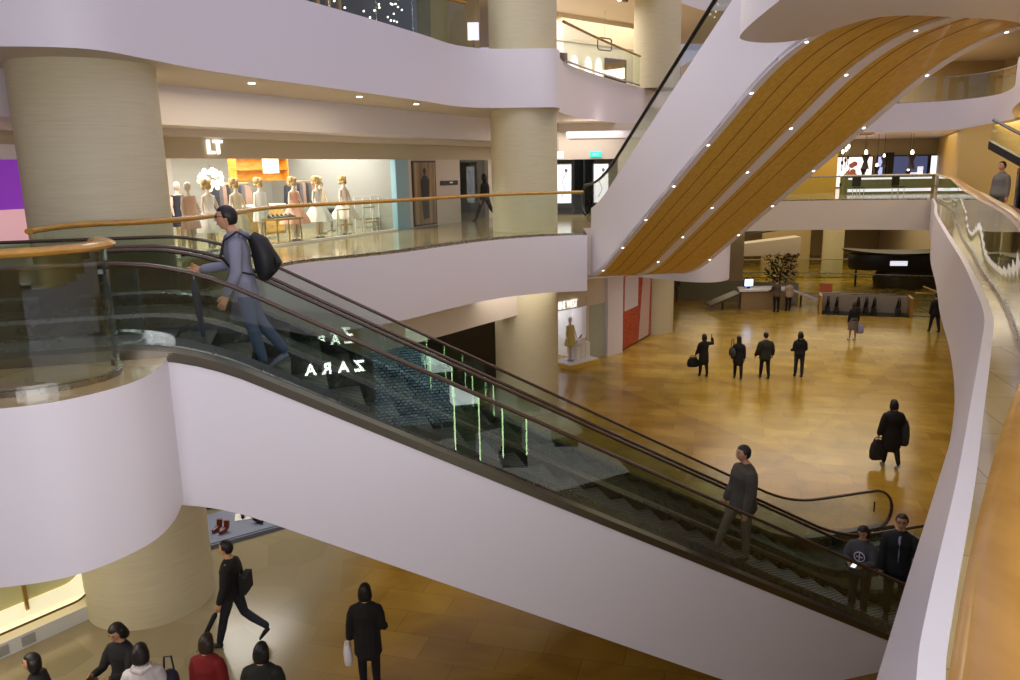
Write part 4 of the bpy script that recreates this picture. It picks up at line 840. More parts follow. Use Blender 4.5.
for k, t_ in enumerate((1.45, 2.35, 3.05)):
    o = on(FS, 'wall_niche', ('white lit niche, left of three in the upper shop wall', 'white lit niche, middle of three in the upper shop wall', 'white lit niche, right of three in the upper shop wall')[k], 'niche', t_, .03, .1, 'lit niches in the upper shop wall')
    pts = [(-.22, -.01, 0), (.22, -.01, 0), (.22, -.01, 1.2)] + [(.22*math.cos(a), -.01, 1.2+.5*math.sin(a)) for a in (PI*i/10 for i in range(1, 10))] + [(-.22, -.01, 1.2)]
    mb = MB(); mb.rings([[(x, -.04, z) for x, y, z in pts], [(x, .0, z) for x, y, z in pts]]); mb.build('panel', LITW, o)
o = on(FS, 'ring_sign', 'black rounded rectangle ring hanging above the upper glass railing', 'sign', 1.7, 1.6, 2.1)
rr2 = rrect(.9, .5, .12); mb = MB(); mb.tube([Vector((x, 0, z)) for x, z in rr2 + [rr2[0]]], .03, 6, up=Vector((0, 1, 0))); mb.build('frame', BLACK, o, smooth=True); MB().tube([(0, 0, .25), (0, 0, 1.35)], .01, 6).build('hanger', STEEL, o)
for k, (p0, p1, lab) in enumerate((((1.9, 27.5, 13.62), (4.9, 33.6, 13.62), 'long bronze ceiling track above the upper glass railing'), ((4.6, 27.5, 13.62), (6.2, 31.0, 13.62), 'short bronze ceiling track higher up beside the overhead escalator'))):
    o = thing('ceiling_track', lab, 'track light', p0); d = Vector(p1)-Vector(p0); a = math.atan2(d.y, d.x); o.rotation_euler = (0, 0, a)
    MB().box((d.length/2, 0, 0), (d.length, .16, .16)).build('track', mat('bronze', (110, 78, 40), .4, .4), o)
    for j in range(4): MB().lathe([(.07, -.16), (.08, -.06)], (d.length*(j+.5)/4, 0, 0), n=12).build('spotlight', MATS['lamp_glow'], o)

# ------------------------------------------------------------------ people
SKIN = mat('skin', (196, 146, 112), .55); HAIR = mat('black_hair', (20, 16, 15), .5); EYE = mat('eye_dark', (24, 18, 16), .3); LIPS = mat('lips', (160, 90, 80), .5); SHOE = mat('shoe_dark', (24, 22, 24), .5)
def cloth(name, col, rough=.85): return mat('cloth_'+name, col, rough)
def rotx(v, a): return Vector((v.x, v.y*math.cos(a)+v.z*math.sin(a), -v.y*math.sin(a)+v.z*math.cos(a)))   # lean forward (+y) by a
def person(label, loc, heading, h=1.7, top=None, trousers=None, shoe=None, lean=0., hipL=0., kneeL=0., hipR=0., kneeR=0., shL=0., elL=.15, shR=0., elR=.15, outL=.12, outR=.12,
           hem=0., hemr=1.0, bulk=1.0, hair='short', hair_mat=None, head_yaw=0., head_pitch=0., glasses=False, hood=False, skirt=None, legs=None, wide=1.0, near=False, collar=None, inL=0., inR=0., group=None, shirt=None):
    k = h/1.72; o = thing('person', label, 'person', loc, math.radians(heading)-PI/2, group); o.scale = (k, k, k)
    top = top or cloth('black', (22, 21, 23)); trousers = trousers or cloth('dark', (30, 30, 36)); shoe = shoe or SHOE; legm = legs or trousers
    TH, SHK = .43, .41
    def leg(sx, hip, knee, ph):
        H = Vector((sx*.095, 0, ph)); K_ = H + Vector((sx*.01, math.sin(hip), -math.cos(hip)))*TH; a = hip-knee; A = K_ + Vector((0, math.sin(a), -math.cos(a)))*SHK; return H, K_, A
    low = min(leg(s, hp, kn, 0)[2].z for s, hp, kn in ((-1, hipL, kneeL), (1, hipR, kneeR)))
    PH = -low + .085
    pel = Vector((0, 0, PH))
    def T(x, y, z): return pel + rotx(Vector((x, y, z)), lean)
    segs = []    # (p0, p1, r, material slot) ; slots 0 skin 1 top 2 trousers 3 shoes 4 legs/skirt
    parts = MB(); up = Vector((0, 1, 0))
    def tb(path, rx, ry, slot, n=14, upv=None):
        path = [Vector(p) for p in path]
        parts.tube(path, rx, n, ry=ry, up=upv or up)
        # rounded ends
        for q, r, r2 in ((path[0], rx[0], ry[0]), (path[-1], rx[-1], ry[-1])): parts.ball(q, (r*.96, r2*.96, min(r, r2)*.7), 10)
        for a, b_, r in zip(path[:-1], path[1:], rx[:-1]): segs.append((a, b_, r, slot))
    c = .012*bulk
    # torso: tube 'a' axis is across when up=(0,1,0)
    tb([T(0, 0, -.05), T(0, 0, .06), T(0, .0, .2), T(0, -.005, .33), T(0, -.01, .42), T(0, -.012, .475), T(0, -.012, .51)], [.158*wide+c, .155*wide+c, .142*wide+c*1.4, .165*wide+c*1.4, .172*wide+c, .125*wide+c, .072+c*.5], [.115+c, .11+c, .1+c*1.4, .118+c*1.4, .1+c, .08+c, .066+c*.5], 7)
    if hem > 0:
        tb([T(0, 0, .12), T(0, 0, 0), T(0, 0, -hem)], [.15+c, .172*hemr+c, .185*hemr+c], [.11+c, .13*hemr+c, .145*hemr+c], 7)
    if skirt: tb([pel+Vector((0, 0, .02)), pel+Vector((0, 0, -.2)), pel+Vector((0, 0, -skirt))], [.165, .19, .2], [.12, .14, .15], 4)
    tb([T(0, -.01, .44), T(0, .0, .52), T(0, .01, .585)], [.062, .054, .052], [.058, .054, .052], 0)
    for sx, hp, kn in ((-1, hipL, kneeL), (1, hipR, kneeR)):
        H, Kn, A = leg(sx, hp, kn, PH); fd = Vector((0, math.cos(hp-kn), math.sin(hp-kn)))
        if A.z < .12: fd = Vector((0, 1, 0))
        tb([H+Vector((0, 0, .04)), H.lerp(Kn, .5), Kn, Kn.lerp(A, .35), A+Vector((0, 0, .03))], [.1, .088, .07, .068, .055] if not legs else [.085, .07, .052, .05, .034], [.1, .085, .064, .064, .05] if not legs else [.09, .072, .054, .054, .036], 2 if not skirt else 4 if False else 2)
        hd = Vector((0, -.04, 0)) if fd.z == 0 else -fd*.04
        parts.tube([A+hd+Vector((0, 0, -.045)), A+fd*.06+Vector((0, 0, -.045)), A+fd*.14+Vector((0, 0, -.055)), A+fd*.19+Vector((0, 0, -.06))], [.036, .045, .045, .028], 12, ry=[.04, .036, .026, .018])
        segs.append((A+hd+Vector((0, 0, -.05)), A+fd*.19+Vector((0, 0, -.06)), .04, 3))
    hands = []
    for sx, sh, el, ou, inn in ((-1, shL, elL, outL, inL), (1, shR, elR, outR, inR)):
        S_ = T(sx*.175*wide, -.01, .42)
        d1 = Vector((sx*math.sin(ou), math.sin(sh+lean)*math.cos(ou), -math.cos(sh+lean)*math.cos(ou)))
        E_ = S_ + d1*.285; a2 = sh+lean+el
        d2 = Vector((sx*math.sin(ou*.6-inn), math.sin(a2)*math.cos(ou*.6-inn), -math.cos(a2)*math.cos(ou*.6-inn))); Wr = E_ + d2*.245
        tb([S_+Vector((-sx*.03, 0, -.01)), S_.lerp(E_, .4), E_, E_.lerp(Wr, .5), Wr-d2*.015], [.062+c, .055+c, .046+c, .042+c, .034+c], [.062+c, .055+c, .046+c, .042+c, .034+c], 1, 12, Vector((1, 0, 0)) if abs(d1.x) < .8 else up)
        hands.append((Wr, d2.normalized(), sx))
    # one continuous skin over all limbs
    tmp = parts.build('tmp_body', SKIN); md = tmp.modifiers.new('r', 'REMESH'); md.mode = 'VOXEL'; md.voxel_size = .013 if near else .02
    sm_ = tmp.modifiers.new('s', 'SMOOTH'); sm_.iterations = 3; sm_.factor = .5
    dg = bpy.context.evaluated_depsgraph_get(); me = bpy.data.meshes.new_from_object(tmp.evaluated_get(dg)); bpy.data.objects.remove(tmp)
    n = len(me.vertices); V = np.zeros(n*3); me.vertices.foreach_get('co', V); V = V.reshape(-1, 3)
    F = [tuple(p.vertices) for p in me.polygons]; bpy.data.meshes.remove(me)
    Cn = np.array([V[list(f)].mean(0) for f in F]); best = np.full(len(F), 1e9); slot = np.zeros(len(F), int)
    for a, b_, r, sl in segs:
        a = np.array(a); b_ = np.array(b_); d = b_-a; t = np.clip(((Cn-a)@d)/(d@d+1e-9), 0, 1); q = np.linalg.norm(Cn-(a+t[:, None]*d), axis=1) - r*(1.0)
        if sl == 3: q = np.where(Cn[:, 2] < 10, q, 1e9)
        mk = q < best; best[mk] = q[mk]; slot[mk] = sl
    lowt = T(0, 0, -.03-hem).z if hem else T(0, 0, -.0).z
    slot[(slot == 7) & (Cn[:, 2] < lowt-.02)] = 2; slot[slot == 7] = 1
    if hem > 0: slot[(slot == 2) & (Cn[:, 2] > T(0, 0, -hem).z+.01)] = 1
    nk = np.array(T(0, 0, .52)); slot[(slot == 1) & (Cn[:, 2] > nk[2]+.012) & (np.abs(Cn[:, 0]) < .075)] = 0; slot[(slot == 0) & (Cn[:, 2] < nk[2]) & (np.abs(Cn[:, 0]) < .12) & (Cn[:, 2] > nk[2]-.12) & (Cn[:, 1] < .02)] = 1
    body = MB(); body.v = [tuple(v) for v in V]; body.f = F; body.m = [int(x) for x in slot]
    # hands
    for Wr, d, sx in hands:
        side = Vector((0, 1, 0)) if abs(d.y) < .8 else Vector((0, 0, 1)); side = (side - d*side.dot(d)).normalized(); nrm = d.cross(side)
        M_ = Matrix((side*.038, nrm*.016, d*.05)).transposed()
        body.tube([Wr-d*.02, Wr+d*.02, Wr+d*.06, Wr+d*.095], [.026, .036, .04, .034], 10, ry=[.02, .018, .017, .013], up=nrm, mi=0)
        for j, (of, ln) in enumerate(((-.03, .062), (-.01, .074), (.011, .07), (.031, .055))):
            b0 = Wr+d*.088+side*of; cu = nrm*(-sx)*.35
            b1 = b0+(d+cu*.4).normalized()*ln*.5; b2 = b1+(d+cu*1.8).normalized()*ln*.5
            body.tube([b0, b1, b2], [.0095, .009, .007], 6, mi=0, up=nrm)
        th = Wr+d*.03+side*.03; body.tube([th, th+(d+side*.8).normalized()*.035, th+(d+side*.8).normalized()*.03+d*.035], [.012, .0105, .008], 6, mi=0, up=nrm)
    # head
    HC = T(0, .03, .675) ; Rm = Matrix.Rotation(head_yaw, 3, 'Z') @ Matrix.Rotation(-head_pitch-lean*.4, 3, 'X')
    def Hd(x, y, z): return HC + Rm @ Vector((x, y, z))
    hm = MB(); rows = 14; nn = 20; rs = []
    for i in range(rows+1):
        ph = -PI/2+PI*i/rows; ph = max(-1.52, min(1.52, ph)); row = []
        for j in range(nn):
            a = 2*PI*j/nn; x = .078*math.cos(ph)*math.cos(a); y = .096*math.cos(ph)*math.sin(a); z = .118*math.sin(ph)
            if z < 0: x *= 1+z*2.4; y = y*(1+z*1.0) + (-z)*.1 if y > 0 else y*(1+z*3.2)     # jaw and chin forward, nape in
            if y > 0 and -.01 < z < .03: y *= .95
            row.append(Hd(x, y, z))
        rs.append(row)
    body.rings(rs, mi=0)
    body.add([Hd(-.009, .088, .02), Hd(.009, .088, .02), Hd(.017, .084, -.03), Hd(-.017, .084, -.03), Hd(0, .116, -.026), Hd(0, .097, .02)], [(0, 3, 4, 5), (1, 5, 4, 2), (3, 2, 4), (0, 5, 1)], 0)
    for sx in (-1, 1):
        body.ball(Hd(sx*.03, .082, .016), (.012, .008, .007), 8, mi=5)
        body.ball(Hd(sx*.075, -.002, -.002), (.01, .018, .03), 8, mi=0)
        body.tube([Hd(sx*.016, .09, .034), Hd(sx*.03, .09, .038), Hd(sx*.045, .078, .033)], .004, 5, mi=5)
    body.ball(Hd(0, .09, -.058), (.024, .008, .007), 8, mi=6)
    skinm = SKIN
    bo = body.build('body', [skinm, top, legm if legs else trousers, shoe, skirt_mat if False else (trousers), EYE, LIPS], o, smooth=True, ang=1.3)
    # hair
    hm_ = hair_mat or HAIR; hb = MB(); rs = []
    for i in range(12):
        ph = -.95+(PI/2+.95)*i/11; ph = min(1.5, ph); row = []
        for j in range(24):
            a = 2*PI*j/24; x = .09*math.cos(ph)*math.cos(a); y = .108*math.cos(ph)*math.sin(a)-.008; z = .117*math.sin(ph)+.01
            fr = math.sin(a)      # 1 at the face
            zmin = .062 if fr > .45 else (-.01 if fr > -.1 else -.075 if hair != 'long' else -.1)
            if z < zmin: z = zmin; x *= .8; y *= .8
            wob = 1+.025*math.sin(j*3.1+i*1.7); row.append(Hd(x*wob, y*wob, z))
        rs.append(row)
    hb.rings(rs)
    if hair == 'long': hb.tube([Hd(0, -.03, .02), Hd(0, -.06, -.1), Hd(0, -.07, -.22), Hd(0, -.075, -.3)], [.08, .088, .08, .05], 14, ry=[.07, .055, .045, .03], up=Vector((0, 1, 0)))
    if hair == 'bob': hb.tube([Hd(0, -.02, .05), Hd(0, -.028, -.01), Hd(0, -.035, -.08), Hd(0, -.04, -.135), Hd(0, -.04, -.16)], [.088, .104, .108, .092, .05], 16, ry=[.085, .086, .08, .065, .03], up=Vector((0, 1, 0)))
    hb.build('hair', hm_, o, smooth=True, ang=1.5)
    if hood: hq = MB(); hq.tube([T(-.1, -.07, .5), T(0, -.12, .47), T(.1, -.07, .5), T(.07, .03, .5), T(0, .06, .47), T(-.07, .03, .5), T(-.1, -.07, .5)], .04, 10); hq.build('hood', top, o, smooth=True)
    if collar: hq = MB(); hq.tube([T(-.065, -.0, .5), T(0, -.065, .51), T(.065, 0, .5), T(.03, .07, .44), T(0, .1, .38), T(-.03, .07, .44), T(-.065, 0, .5)], .018, 8); hq.build('collar', collar, o, smooth=True)
    if shirt:
        sg_ = MB(); zz = (.47, .38, .28, .16, .04); rs = [[T(x*wq, .105+c+.014-(.03 if z > .4 else 0)-abs(x)*.1, z) for x in (-1, -.5, 0, .5, 1)] for z, wq in zip(zz, (.07, .12, .10, .07, .03))]; back = [[q+Vector((0, -.012, 0)) for q in r] for r in rs]
        sg_.rings([r+list(reversed(k_)) for r, k_ in zip(rs, back)]); sg_.build('shirt_front', shirt, o, smooth=True)
    if glasses:
        g = MB()
        for sx in (-1, 1):
            ci = [Hd(sx*.032+.022*math.cos(a), .096, .016+.016*math.sin(a)) for a in (2*PI*i/12 for i in range(13))]; g.tube(ci, .0025, 5)
            g.tube([Hd(sx*.054, .094, .02), Hd(sx*.078, .0, .018)], .003, 5)
        g.tube([Hd(-.01, .098, .018), Hd(.01, .098, .018)], .0025, 5); g.build('glasses', EYE, o)
    o['_'] = 0; del o['_']
    info = {'hands': [(o.matrix_basis @ (Wr+d*.09)) for Wr, d, sx in hands], 'T': T, 'obj': o, 'h': HC}
    return o, hands, T
def world_of(o, v):
    M_ = Matrix.Translation(o.location) @ Matrix.Rotation(o.rotation_euler.z, 4, 'Z') @ Matrix.Diagonal((o.scale[0], o.scale[1], o.scale[2], 1)); return M_ @ Vector(v)
BLK = cloth('black', (20, 19, 21)); NVY = cloth('navy', (26, 28, 40)); GRN = cloth('dark_green', (40, 42, 34)); GRY = cloth('grey_sweater', (128, 130, 146)); JEAN = cloth('blue_jeans', (66, 80, 104)); CHAR = cloth('charcoal', (72, 66, 58)); TAUPE = cloth('taupe', (96, 86, 72)); RED = cloth('red', (120, 20, 22)); WHI = cloth('white_hoodie', (206, 200, 200)); BRN = cloth('brown_coat', (86, 72, 58)); DKJ = cloth('dark_jeans', (34, 38, 50)); DGY = cloth('dark_grey', (66, 66, 68))
def bag_obj(name, label, loc, rz, dims, mt, handle=.15, cat='bag', rows=7):
    o = thing(name, label, cat, loc, rz); w_, d_, h_ = dims; mb = MB(); rs = []
    for z, k_ in ((0, .7), (.08, .92), (.4, 1.0), (.75, .85), (1, .45)):
        rs.append([(w_/2*k_*max(-1, min(1, 1.12*math.cos(a))), d_/2*k_*max(-1, min(1, 1.12*math.sin(a))), z*h_) for a in (2*PI*i/20 for i in range(20))])
    mb.rings(rs); mb.build('bag_body', mt, o, smooth=True, ang=1)
    if handle: MB().tube([(-w_*.3, 0, h_*.95), (-w_*.2, 0, h_+handle), (w_*.2, 0, h_+handle), (w_*.3, 0, h_*.95)], .012, 6).build('handle', mt, o, smooth=True)
    return o
EDIR = math.degrees(EA)
def esc_loc(s, w_=.75): p = EP(s, w_, step_z(s)); return (p.x, p.y, p.z)
def shoes_on_step(): pass
# man with backpack
pm = EP(-.53, .75, 4.93)
o, hd_, T = person('man in glasses and grey hoodie with black backpack and umbrella, riding the near escalator', tuple(pm), 180+EDIR, 1.86, top=GRY, trousers=JEAN, shoe=cloth('grey_trainers', (110, 118, 134)), lean=.12, hipL=-.12, kneeL=.08, hipR=-.3, kneeR=.25, shL=-.1, elL=.45, shR=.35, elR=1.0, outR=.1, hair='short', glasses=True, hood=True, near=True, hem=.12, hemr=.92)
def follow(name, label, o, cat='bag'):
    e = thing(name, label, cat, tuple(o.location)); e.rotation_euler = o.rotation_euler.copy(); e.scale = o.scale.copy(); return e
bp = follow('backpack', 'bulky black backpack on the back of the man in grey hoodie', o, 'backpack'); mb = MB()
mb.tube([T(0, -.2, .02), T(0, -.25, .1), T(0, -.26, .25), T(0, -.23, .38), T(0, -.17, .47)], [.12, .17, .165, .15, .09], 16, ry=[.06, .115, .12, .1, .05], up=Vector((0, 1, 0))); mb.build('pack', mat('nylon_black', (16, 16, 19), .6), bp, smooth=True)
MB().tube([T(0, -.33, .08), T(0, -.37, .16), T(0, -.35, .26)], [.11, .12, .09], 12, ry=[.03, .05, .03], up=Vector((0, 1, 0))).build('front_pocket', mat('nylon_black', (16, 16, 19), .6), bp, smooth=True)
for sx in (-1, 1): MB().tube([T(sx*.1, -.16, .44), T(sx*.12, -.05, .53), T(sx*.125, .09, .46), T(sx*.14, .145, .32), T(sx*.16, .06, .16), T(sx*.14, -.14, .08)], [.02, .028, .028, .025, .018, .015], 8, ry=[.01]*6).build('strap', mat('nylon_black', (16, 16, 19), .6), bp, smooth=True)
hp = world_of(o, hd_[1][0] + hd_[1][1]*.08)
um = thing('umbrella', 'folded dark blue umbrella held upright by the man in grey hoodie', 'umbrella', tuple(hp)); zf = hp.z - (step_z(-1.1)+.02)
MB().tube([(0, 0, .08), (0, 0, -.06)], .016, 8).build('grip', mat('umbrella_grip', (170, 110, 50), .4), um, smooth=True); MB().tube([(0, 0, -.1), (0, 0, -.16), (.01, 0, -.3), (.03, 0, -.62), (.05, 0, -.8)], [.012, .04, .045, .03, .012], 10).build('canopy', cloth('umbrella_blue', (34, 46, 66)), um, smooth=True); MB().tube([(0, 0, -.04), (0, 0, -.12)], .007, 6).build('shaft', STEEL, um); MB().tube([(.05, 0, -.78), (.055, 0, -.88)], .006, 6).build('tip', STEEL, um)
# man two, kid, man in suit
person('man in charcoal jacket and scarf standing sideways on the lower part of the near escalator', esc_loc(5.88), 180+EDIR, 1.7, bulk=2.6, top=CHAR, trousers=TAUPE, lean=.03, hipL=.02, kneeL=.05, hipR=.5, kneeR=.15, shL=.05, elL=.2, shR=.1, elR=.3, hem=.14, collar=cloth('scarf_grey', (80, 80, 80)), near=True, head_yaw=-.1)
o, hd_, T = person('black-haired youth in dark grey printed sweatshirt looking down at his phone', esc_loc(7.95), 215+EDIR, 1.52, bulk=2.6, top=DGY, trousers=cloth('dark_trousers', (46, 42, 34)), shL=.5, elL=1.25, shR=.5, elR=1.25, inL=.45, inR=.45, hair='bob', head_pitch=.45, near=True, hem=.05)
lg = follow('phone', 'small white phone held by the youth in the printed sweatshirt', o, 'phone'); q = (hd_[0][0]+hd_[1][0])*.5+(hd_[0][1]+hd_[1][1])*.055; MB().box(tuple(q), (.075, .14, .012)).build('case', WHITEG, lg); MB().box((q.x, q.y, q.z+.008), (.066, .125, .003)).build('screen', mat('screen_glow', (200, 220, 255), .4), lg)
mb = MB(); mb.tube([T(.09*math.cos(a), -.148+.0*math.sin(a), .3+.09*math.sin(a)) for a in (2*PI*i/20 for i in range(21))], .008, 5); mb.box(T(0, -.15, .3), (.015, .01, .14)); mb.box(T(0, -.15, .3), (.12, .01, .015)); ob = mb.build('printed_emblem', mat('print_pale', (214, 208, 216), .5), o)
for sx in (-1, 1): MB().ball(T(sx*.225, -.01, .3), (.012, .035, .04), 8).build('printed_sleeve_mark', MATS['print_pale'], o)
mb = MB(); mb.tube([T(.085*math.cos(a), .15, .27+.085*math.sin(a)) for a in (2*PI*i/20 for i in range(21))], .009, 5); mb.box(T(0, .152, .27), (.015, .012, .13)); mb.box(T(0, .152, .27), (.11, .012, .015)); mb.build('printed_emblem', MATS['print_pale'], o)
person('man in glasses, dark suit and pale shirt, at the foot of the near escalator', esc_loc(8.68, .8), 225+EDIR, 1.78, bulk=2.2, top=cloth('suit_black', (22, 22, 26)), trousers=BLK, shL=.25, elL=.5, shR=.1, elR=.3, outL=.3, hem=.12, glasses=True, near=True, collar=cloth('shirt_pale', (150, 160, 186)), shirt=cloth('shirt_pale', (150, 160, 186)), hair='short', hair_mat=mat('brown_hair', (46, 34, 26), .5))
# people on the ground floor seen from behind
def put(label, x, y, hd, h, **kw): return person(label, (x, y, 0), hd, h, **kw)
o, hd_, T = put('person in black coat raising one hand to the head, black bag at the side', 6.63, 26.1, 95, 1.5, top=BLK, trousers=BLK, hem=.35, hipL=.12, hipR=-.12, shL=.1, elL=.5, outL=.22, shR=1.2, elR=1.9, outR=.9, inR=.7, hair='bob', bulk=1.6, kneeR=.15)
q = world_of(o, hd_[0][0]+hd_[0][1]*.1); bag_obj('handbag', 'boxy black handbag carried by the person raising one hand', (q.x-.06, q.y, q.z-.38), 0, (.42, .18, .34), BLK, .05)
o, hd_, T = put('woman in short black coat with a bag on her left shoulder, second of the four', 7.7, 25.7, 82, 1.5, top=BLK, trousers=BLK, hem=.28, hipL=.2, hipR=-.2, kneeL=.15, kneeR=.1, hair='long', bulk=1.8)
q = world_of(o, T(-.24, .0, .1)); bag_obj('shoulder_bag', 'dark grey shoulder bag of the second of the four people walking away', (q.x, q.y, q.z-.1), .2, (.16, .34, .3), DGY, .3)
put('man in dark green jacket with hands in pockets, third of the four walking away', 8.6, 25.7, 92, 1.6, top=GRN, trousers=BLK, hem=.16, hipL=.14, hipR=-.14, kneeR=.12, bulk=3.0, wide=1.12, outL=.25, outR=.25, elL=.5, elR=.5)
put('person in black hooded jacket and dark jeans, rightmost of the four walking away', 9.8, 25.8, 86, 1.58, top=BLK, trousers=DKJ, hem=.06, hipL=.1, hipR=-.08, hair='bob', bulk=2.2, elL=1.2, elR=1.2, hood=True)
o, hd_, T = put('woman in black coat with bulky bags walking alone, in the middle of the hall', 9.0, 17.63, 88, 1.66, top=BLK, trousers=BLK, hem=.42, hemr=1.05, hipL=.1, hipR=-.22, kneeR=.2, hair='bob', bulk=3.2, outL=.26, outR=.3, shoe=cloth('white_shoes', (190, 186, 180)))
q = world_of(o, hd_[0][0]+hd_[0][1]*.1); bag_obj('shopping_bag', 'large dark square shopping bag in the left hand of the lone woman', (q.x, q.y, q.z-.55), 0, (.36, .16, .5), cloth('bag_charcoal', (44, 42, 44)), .05)
q = world_of(o, T(.27, 0, .0)); bag_obj('folded_coat', 'dark grey padded coat hanging over the right arm of the lone woman', (q.x+.02, q.y, q.z-.36), 0, (.22, .28, .62), cloth('coat_grey', (50, 50, 54)), 0, 'coat')
o, hd_, T = put('woman in dark jacket and knee-length grey skirt standing near the sunken escalators', 14.0, 31.3, 95, 1.6, top=BLK, trousers=cloth('skin_tights', (170, 136, 110)), legs=cloth('skin_tights', (170, 136, 110)), hem=.02, hair='bob', shoe=cloth('white_shoes', (190, 186, 180)), hair_mat=mat('brown_hair', (46, 34, 26), .5), hipL=.06, hipR=-.06)
mb = MB(); mb.rings([[T(r*math.cos(2*PI*i/24), r*.75*math.sin(2*PI*i/24), z) for i in range(24)] for z, r in ((.08, .17), (-.1, .205), (-.45, .23))], cap=False); mb.build('skirt', cloth('grey_skirt', (110, 98, 84)), o, smooth=True)
q = world_of(o, hd_[1][0]+hd_[1][1]*.1); bag_obj('shopping_bag', 'white and blue plastic bag carried by the woman in the grey skirt', (q.x+.08, q.y, q.z-.4), 0, (.34, .18, .36), cloth('plastic_blue', (150, 150, 190)), .05)
put('person in black walking beside the white fascia at the far right of the hall', 18.0, 32.55, 90, 1.7, top=BLK, trousers=BLK, hipL=.2, hipR=-.2, bulk=1.6, hem=.1, kneeR=.15)
put('man in grey-brown jacket leaning at the information desk', 13.05, 37.8, 95, 1.66, top=BRN, trousers=BLK, hem=.08, elL=1.0, elR=1.0, shL=.3, shR=.3, lean=.1, hipL=-.08, hipR=-.08)
put('woman in pale jacket with small dark bag at the information desk', 13.75, 38.1, 100, 1.56, top=cloth('pale_jacket', (170, 150, 128)), trousers=BLK, hem=.12, hair='bob', hair_mat=mat('light_brown_hair', (120, 92, 60), .5), elL=1.0)
put('figure half hidden by the white curved slab, left of two by the far column', 8.15, 41.2, 90, 1.7, top=BLK, trousers=BLK, hipL=.15, hipR=-.15)
put('figure half hidden by the white curved slab, right of two by the far column', 8.85, 41.4, 90, 1.7, top=BRN, trousers=TAUPE, hipL=.2, hipR=-.15)
# near the bottom of the picture
o, hd_, T = put('man in black jacket striding left with a furled umbrella, beside the big cream column', -4.3, 10.85, 178, 1.76, top=BLK, trousers=cloth('dark_jeans2', (36, 38, 48)), hipL=.28, kneeL=.05, hipR=-.28, kneeR=.6, shL=.1, elL=.25, shR=-.15, elR=.3, bulk=2.0, hem=.02, near=True)
q = world_of(o, hd_[0][0]+hd_[0][1]*.08); um2 = thing('umbrella', 'furled black umbrella held low and slanting by the striding man', 'umbrella', tuple(q))
dd = Vector((-.42, -.1, -.8)).normalized(); MB().tube([-dd*.06, dd*.06], .014, 8).build('grip', mat('umbrella_grip', (170, 110, 50), .4), um2); MB().tube([dd*.06, dd*.12, dd*.4, dd*.68], [.012, .04, .034, .01], 10).build('canopy', BLK, um2, smooth=True); MB().tube([dd*.66, dd*.76], .006, 6).build('tip', STEEL, um2)
sp = follow('shoulder_bag', 'black messenger bag with grey strap on the striding man', o); MB().tube([T(-.14, .0, .48), T(-.04, .13, .3), T(.12, .13, .08), T(.19, .0, -.02), T(.1, -.14, .1), T(-.05, -.13, .35), T(-.14, 0, .48)], .014, 6).build('strap', cloth('strap_grey', (140, 134, 124)), sp, smooth=True)
MB().box(T(.06, -.2, .1), (.3, .1, .26)).build('bag_body', BLK, sp)
o, hd_, T = put('woman with long black hair and black coat carrying a white bag, bottom centre', -2.05, 9.75, 92, 1.6, top=BLK, trousers=BLK, hem=.32, hair='bob', bulk=2.2, wide=1.05, outL=.2, near=True, elR=.9)
q = world_of(o, hd_[0][0]+hd_[0][1]*.1); bag_obj('shopping_bag', 'small white shopping bag held by the black-coated woman at bottom centre', (q.x-.03, q.y, q.z-.3), .3, (.12, .26, .3), cloth('bag_white', (226, 222, 226)), .04)
o, hd_, T = put('man in dark jacket with camera beside the person in the white hoodie', -4.95, 8.8, 250, 1.68, top=BLK, trousers=BLK, near=True, shL=.5, elL=1.3, shR=.5, elR=1.3, inL=.4, inR=.4, hair='bob', head_pitch=.5)
cm = follow('camera', 'black compact camera in the hands of the dark-jacketed man', o, 'camera'); q = (hd_[0][0]+hd_[1][0])*.5+(hd_[0][1]+hd_[1][1])*.06; MB().box(tuple(q), (.13, .06, .09)).build('camera_body', BLACK, cm); MB().tube([q+Vector((0, .02, 0)), q+Vector((0, .09, 0))], .032, 12).build('lens', STEEL, cm)
o, hd_, T = put('person in white hooded jacket seen from behind at the lower left', -4.5, 8.4, 110, 1.62, top=WHI, trousers=DKJ, near=True, hood=True, bulk=2.6, hair='bob', head_pitch=.3, shL=.4, elL=1.1)
q = world_of(o, T(.3, .05, .05)); bag_obj('handbag', 'small dark blue bag at the right side of the white hooded jacket', (q.x, q.y, q.z), .2, (.2, .24, .24), cloth('bag_navy', (34, 36, 56)), .2)
put('woman in red jacket with long hair seen from behind', -3.8, 8.62, 80, 1.6, top=RED, trousers=BLK, near=True, hair='bob', bulk=2.2, hair_mat=mat('brown_hair', (46, 34, 26), .5))
put('person in dark coat to the right of the woman in red', -3.05, 8.38, 88, 1.62, top=cloth('dark_olive_coat', (30, 32, 28)), trousers=BLK, near=True, hair='bob', bulk=2.6, wide=1.1)
put('person in black jacket turned left at the bottom left corner', -5.72, 8.3, 200, 1.6, top=BLK, trousers=BLK, near=True, hair='bob', bulk=2.0)
# gallery people
person('dark figure walking in front of the dark shop behind the gallery railing', (F1.p(12.3, .7, 0).x, F1.p(12.3, .7, 0).y, L1), 150, 1.66, top=BLK, trousers=BLK, hipL=.4, hipR=-.4, kneeR=.3, hair='bob', group=None)
person('blurred man in grey jacket behind the curved railing at the right', (12.75, 20.6, L1), 200, 1.72, top=cloth('grey_jacket', (104, 100, 96)), trousers=DGY, hem=.05)

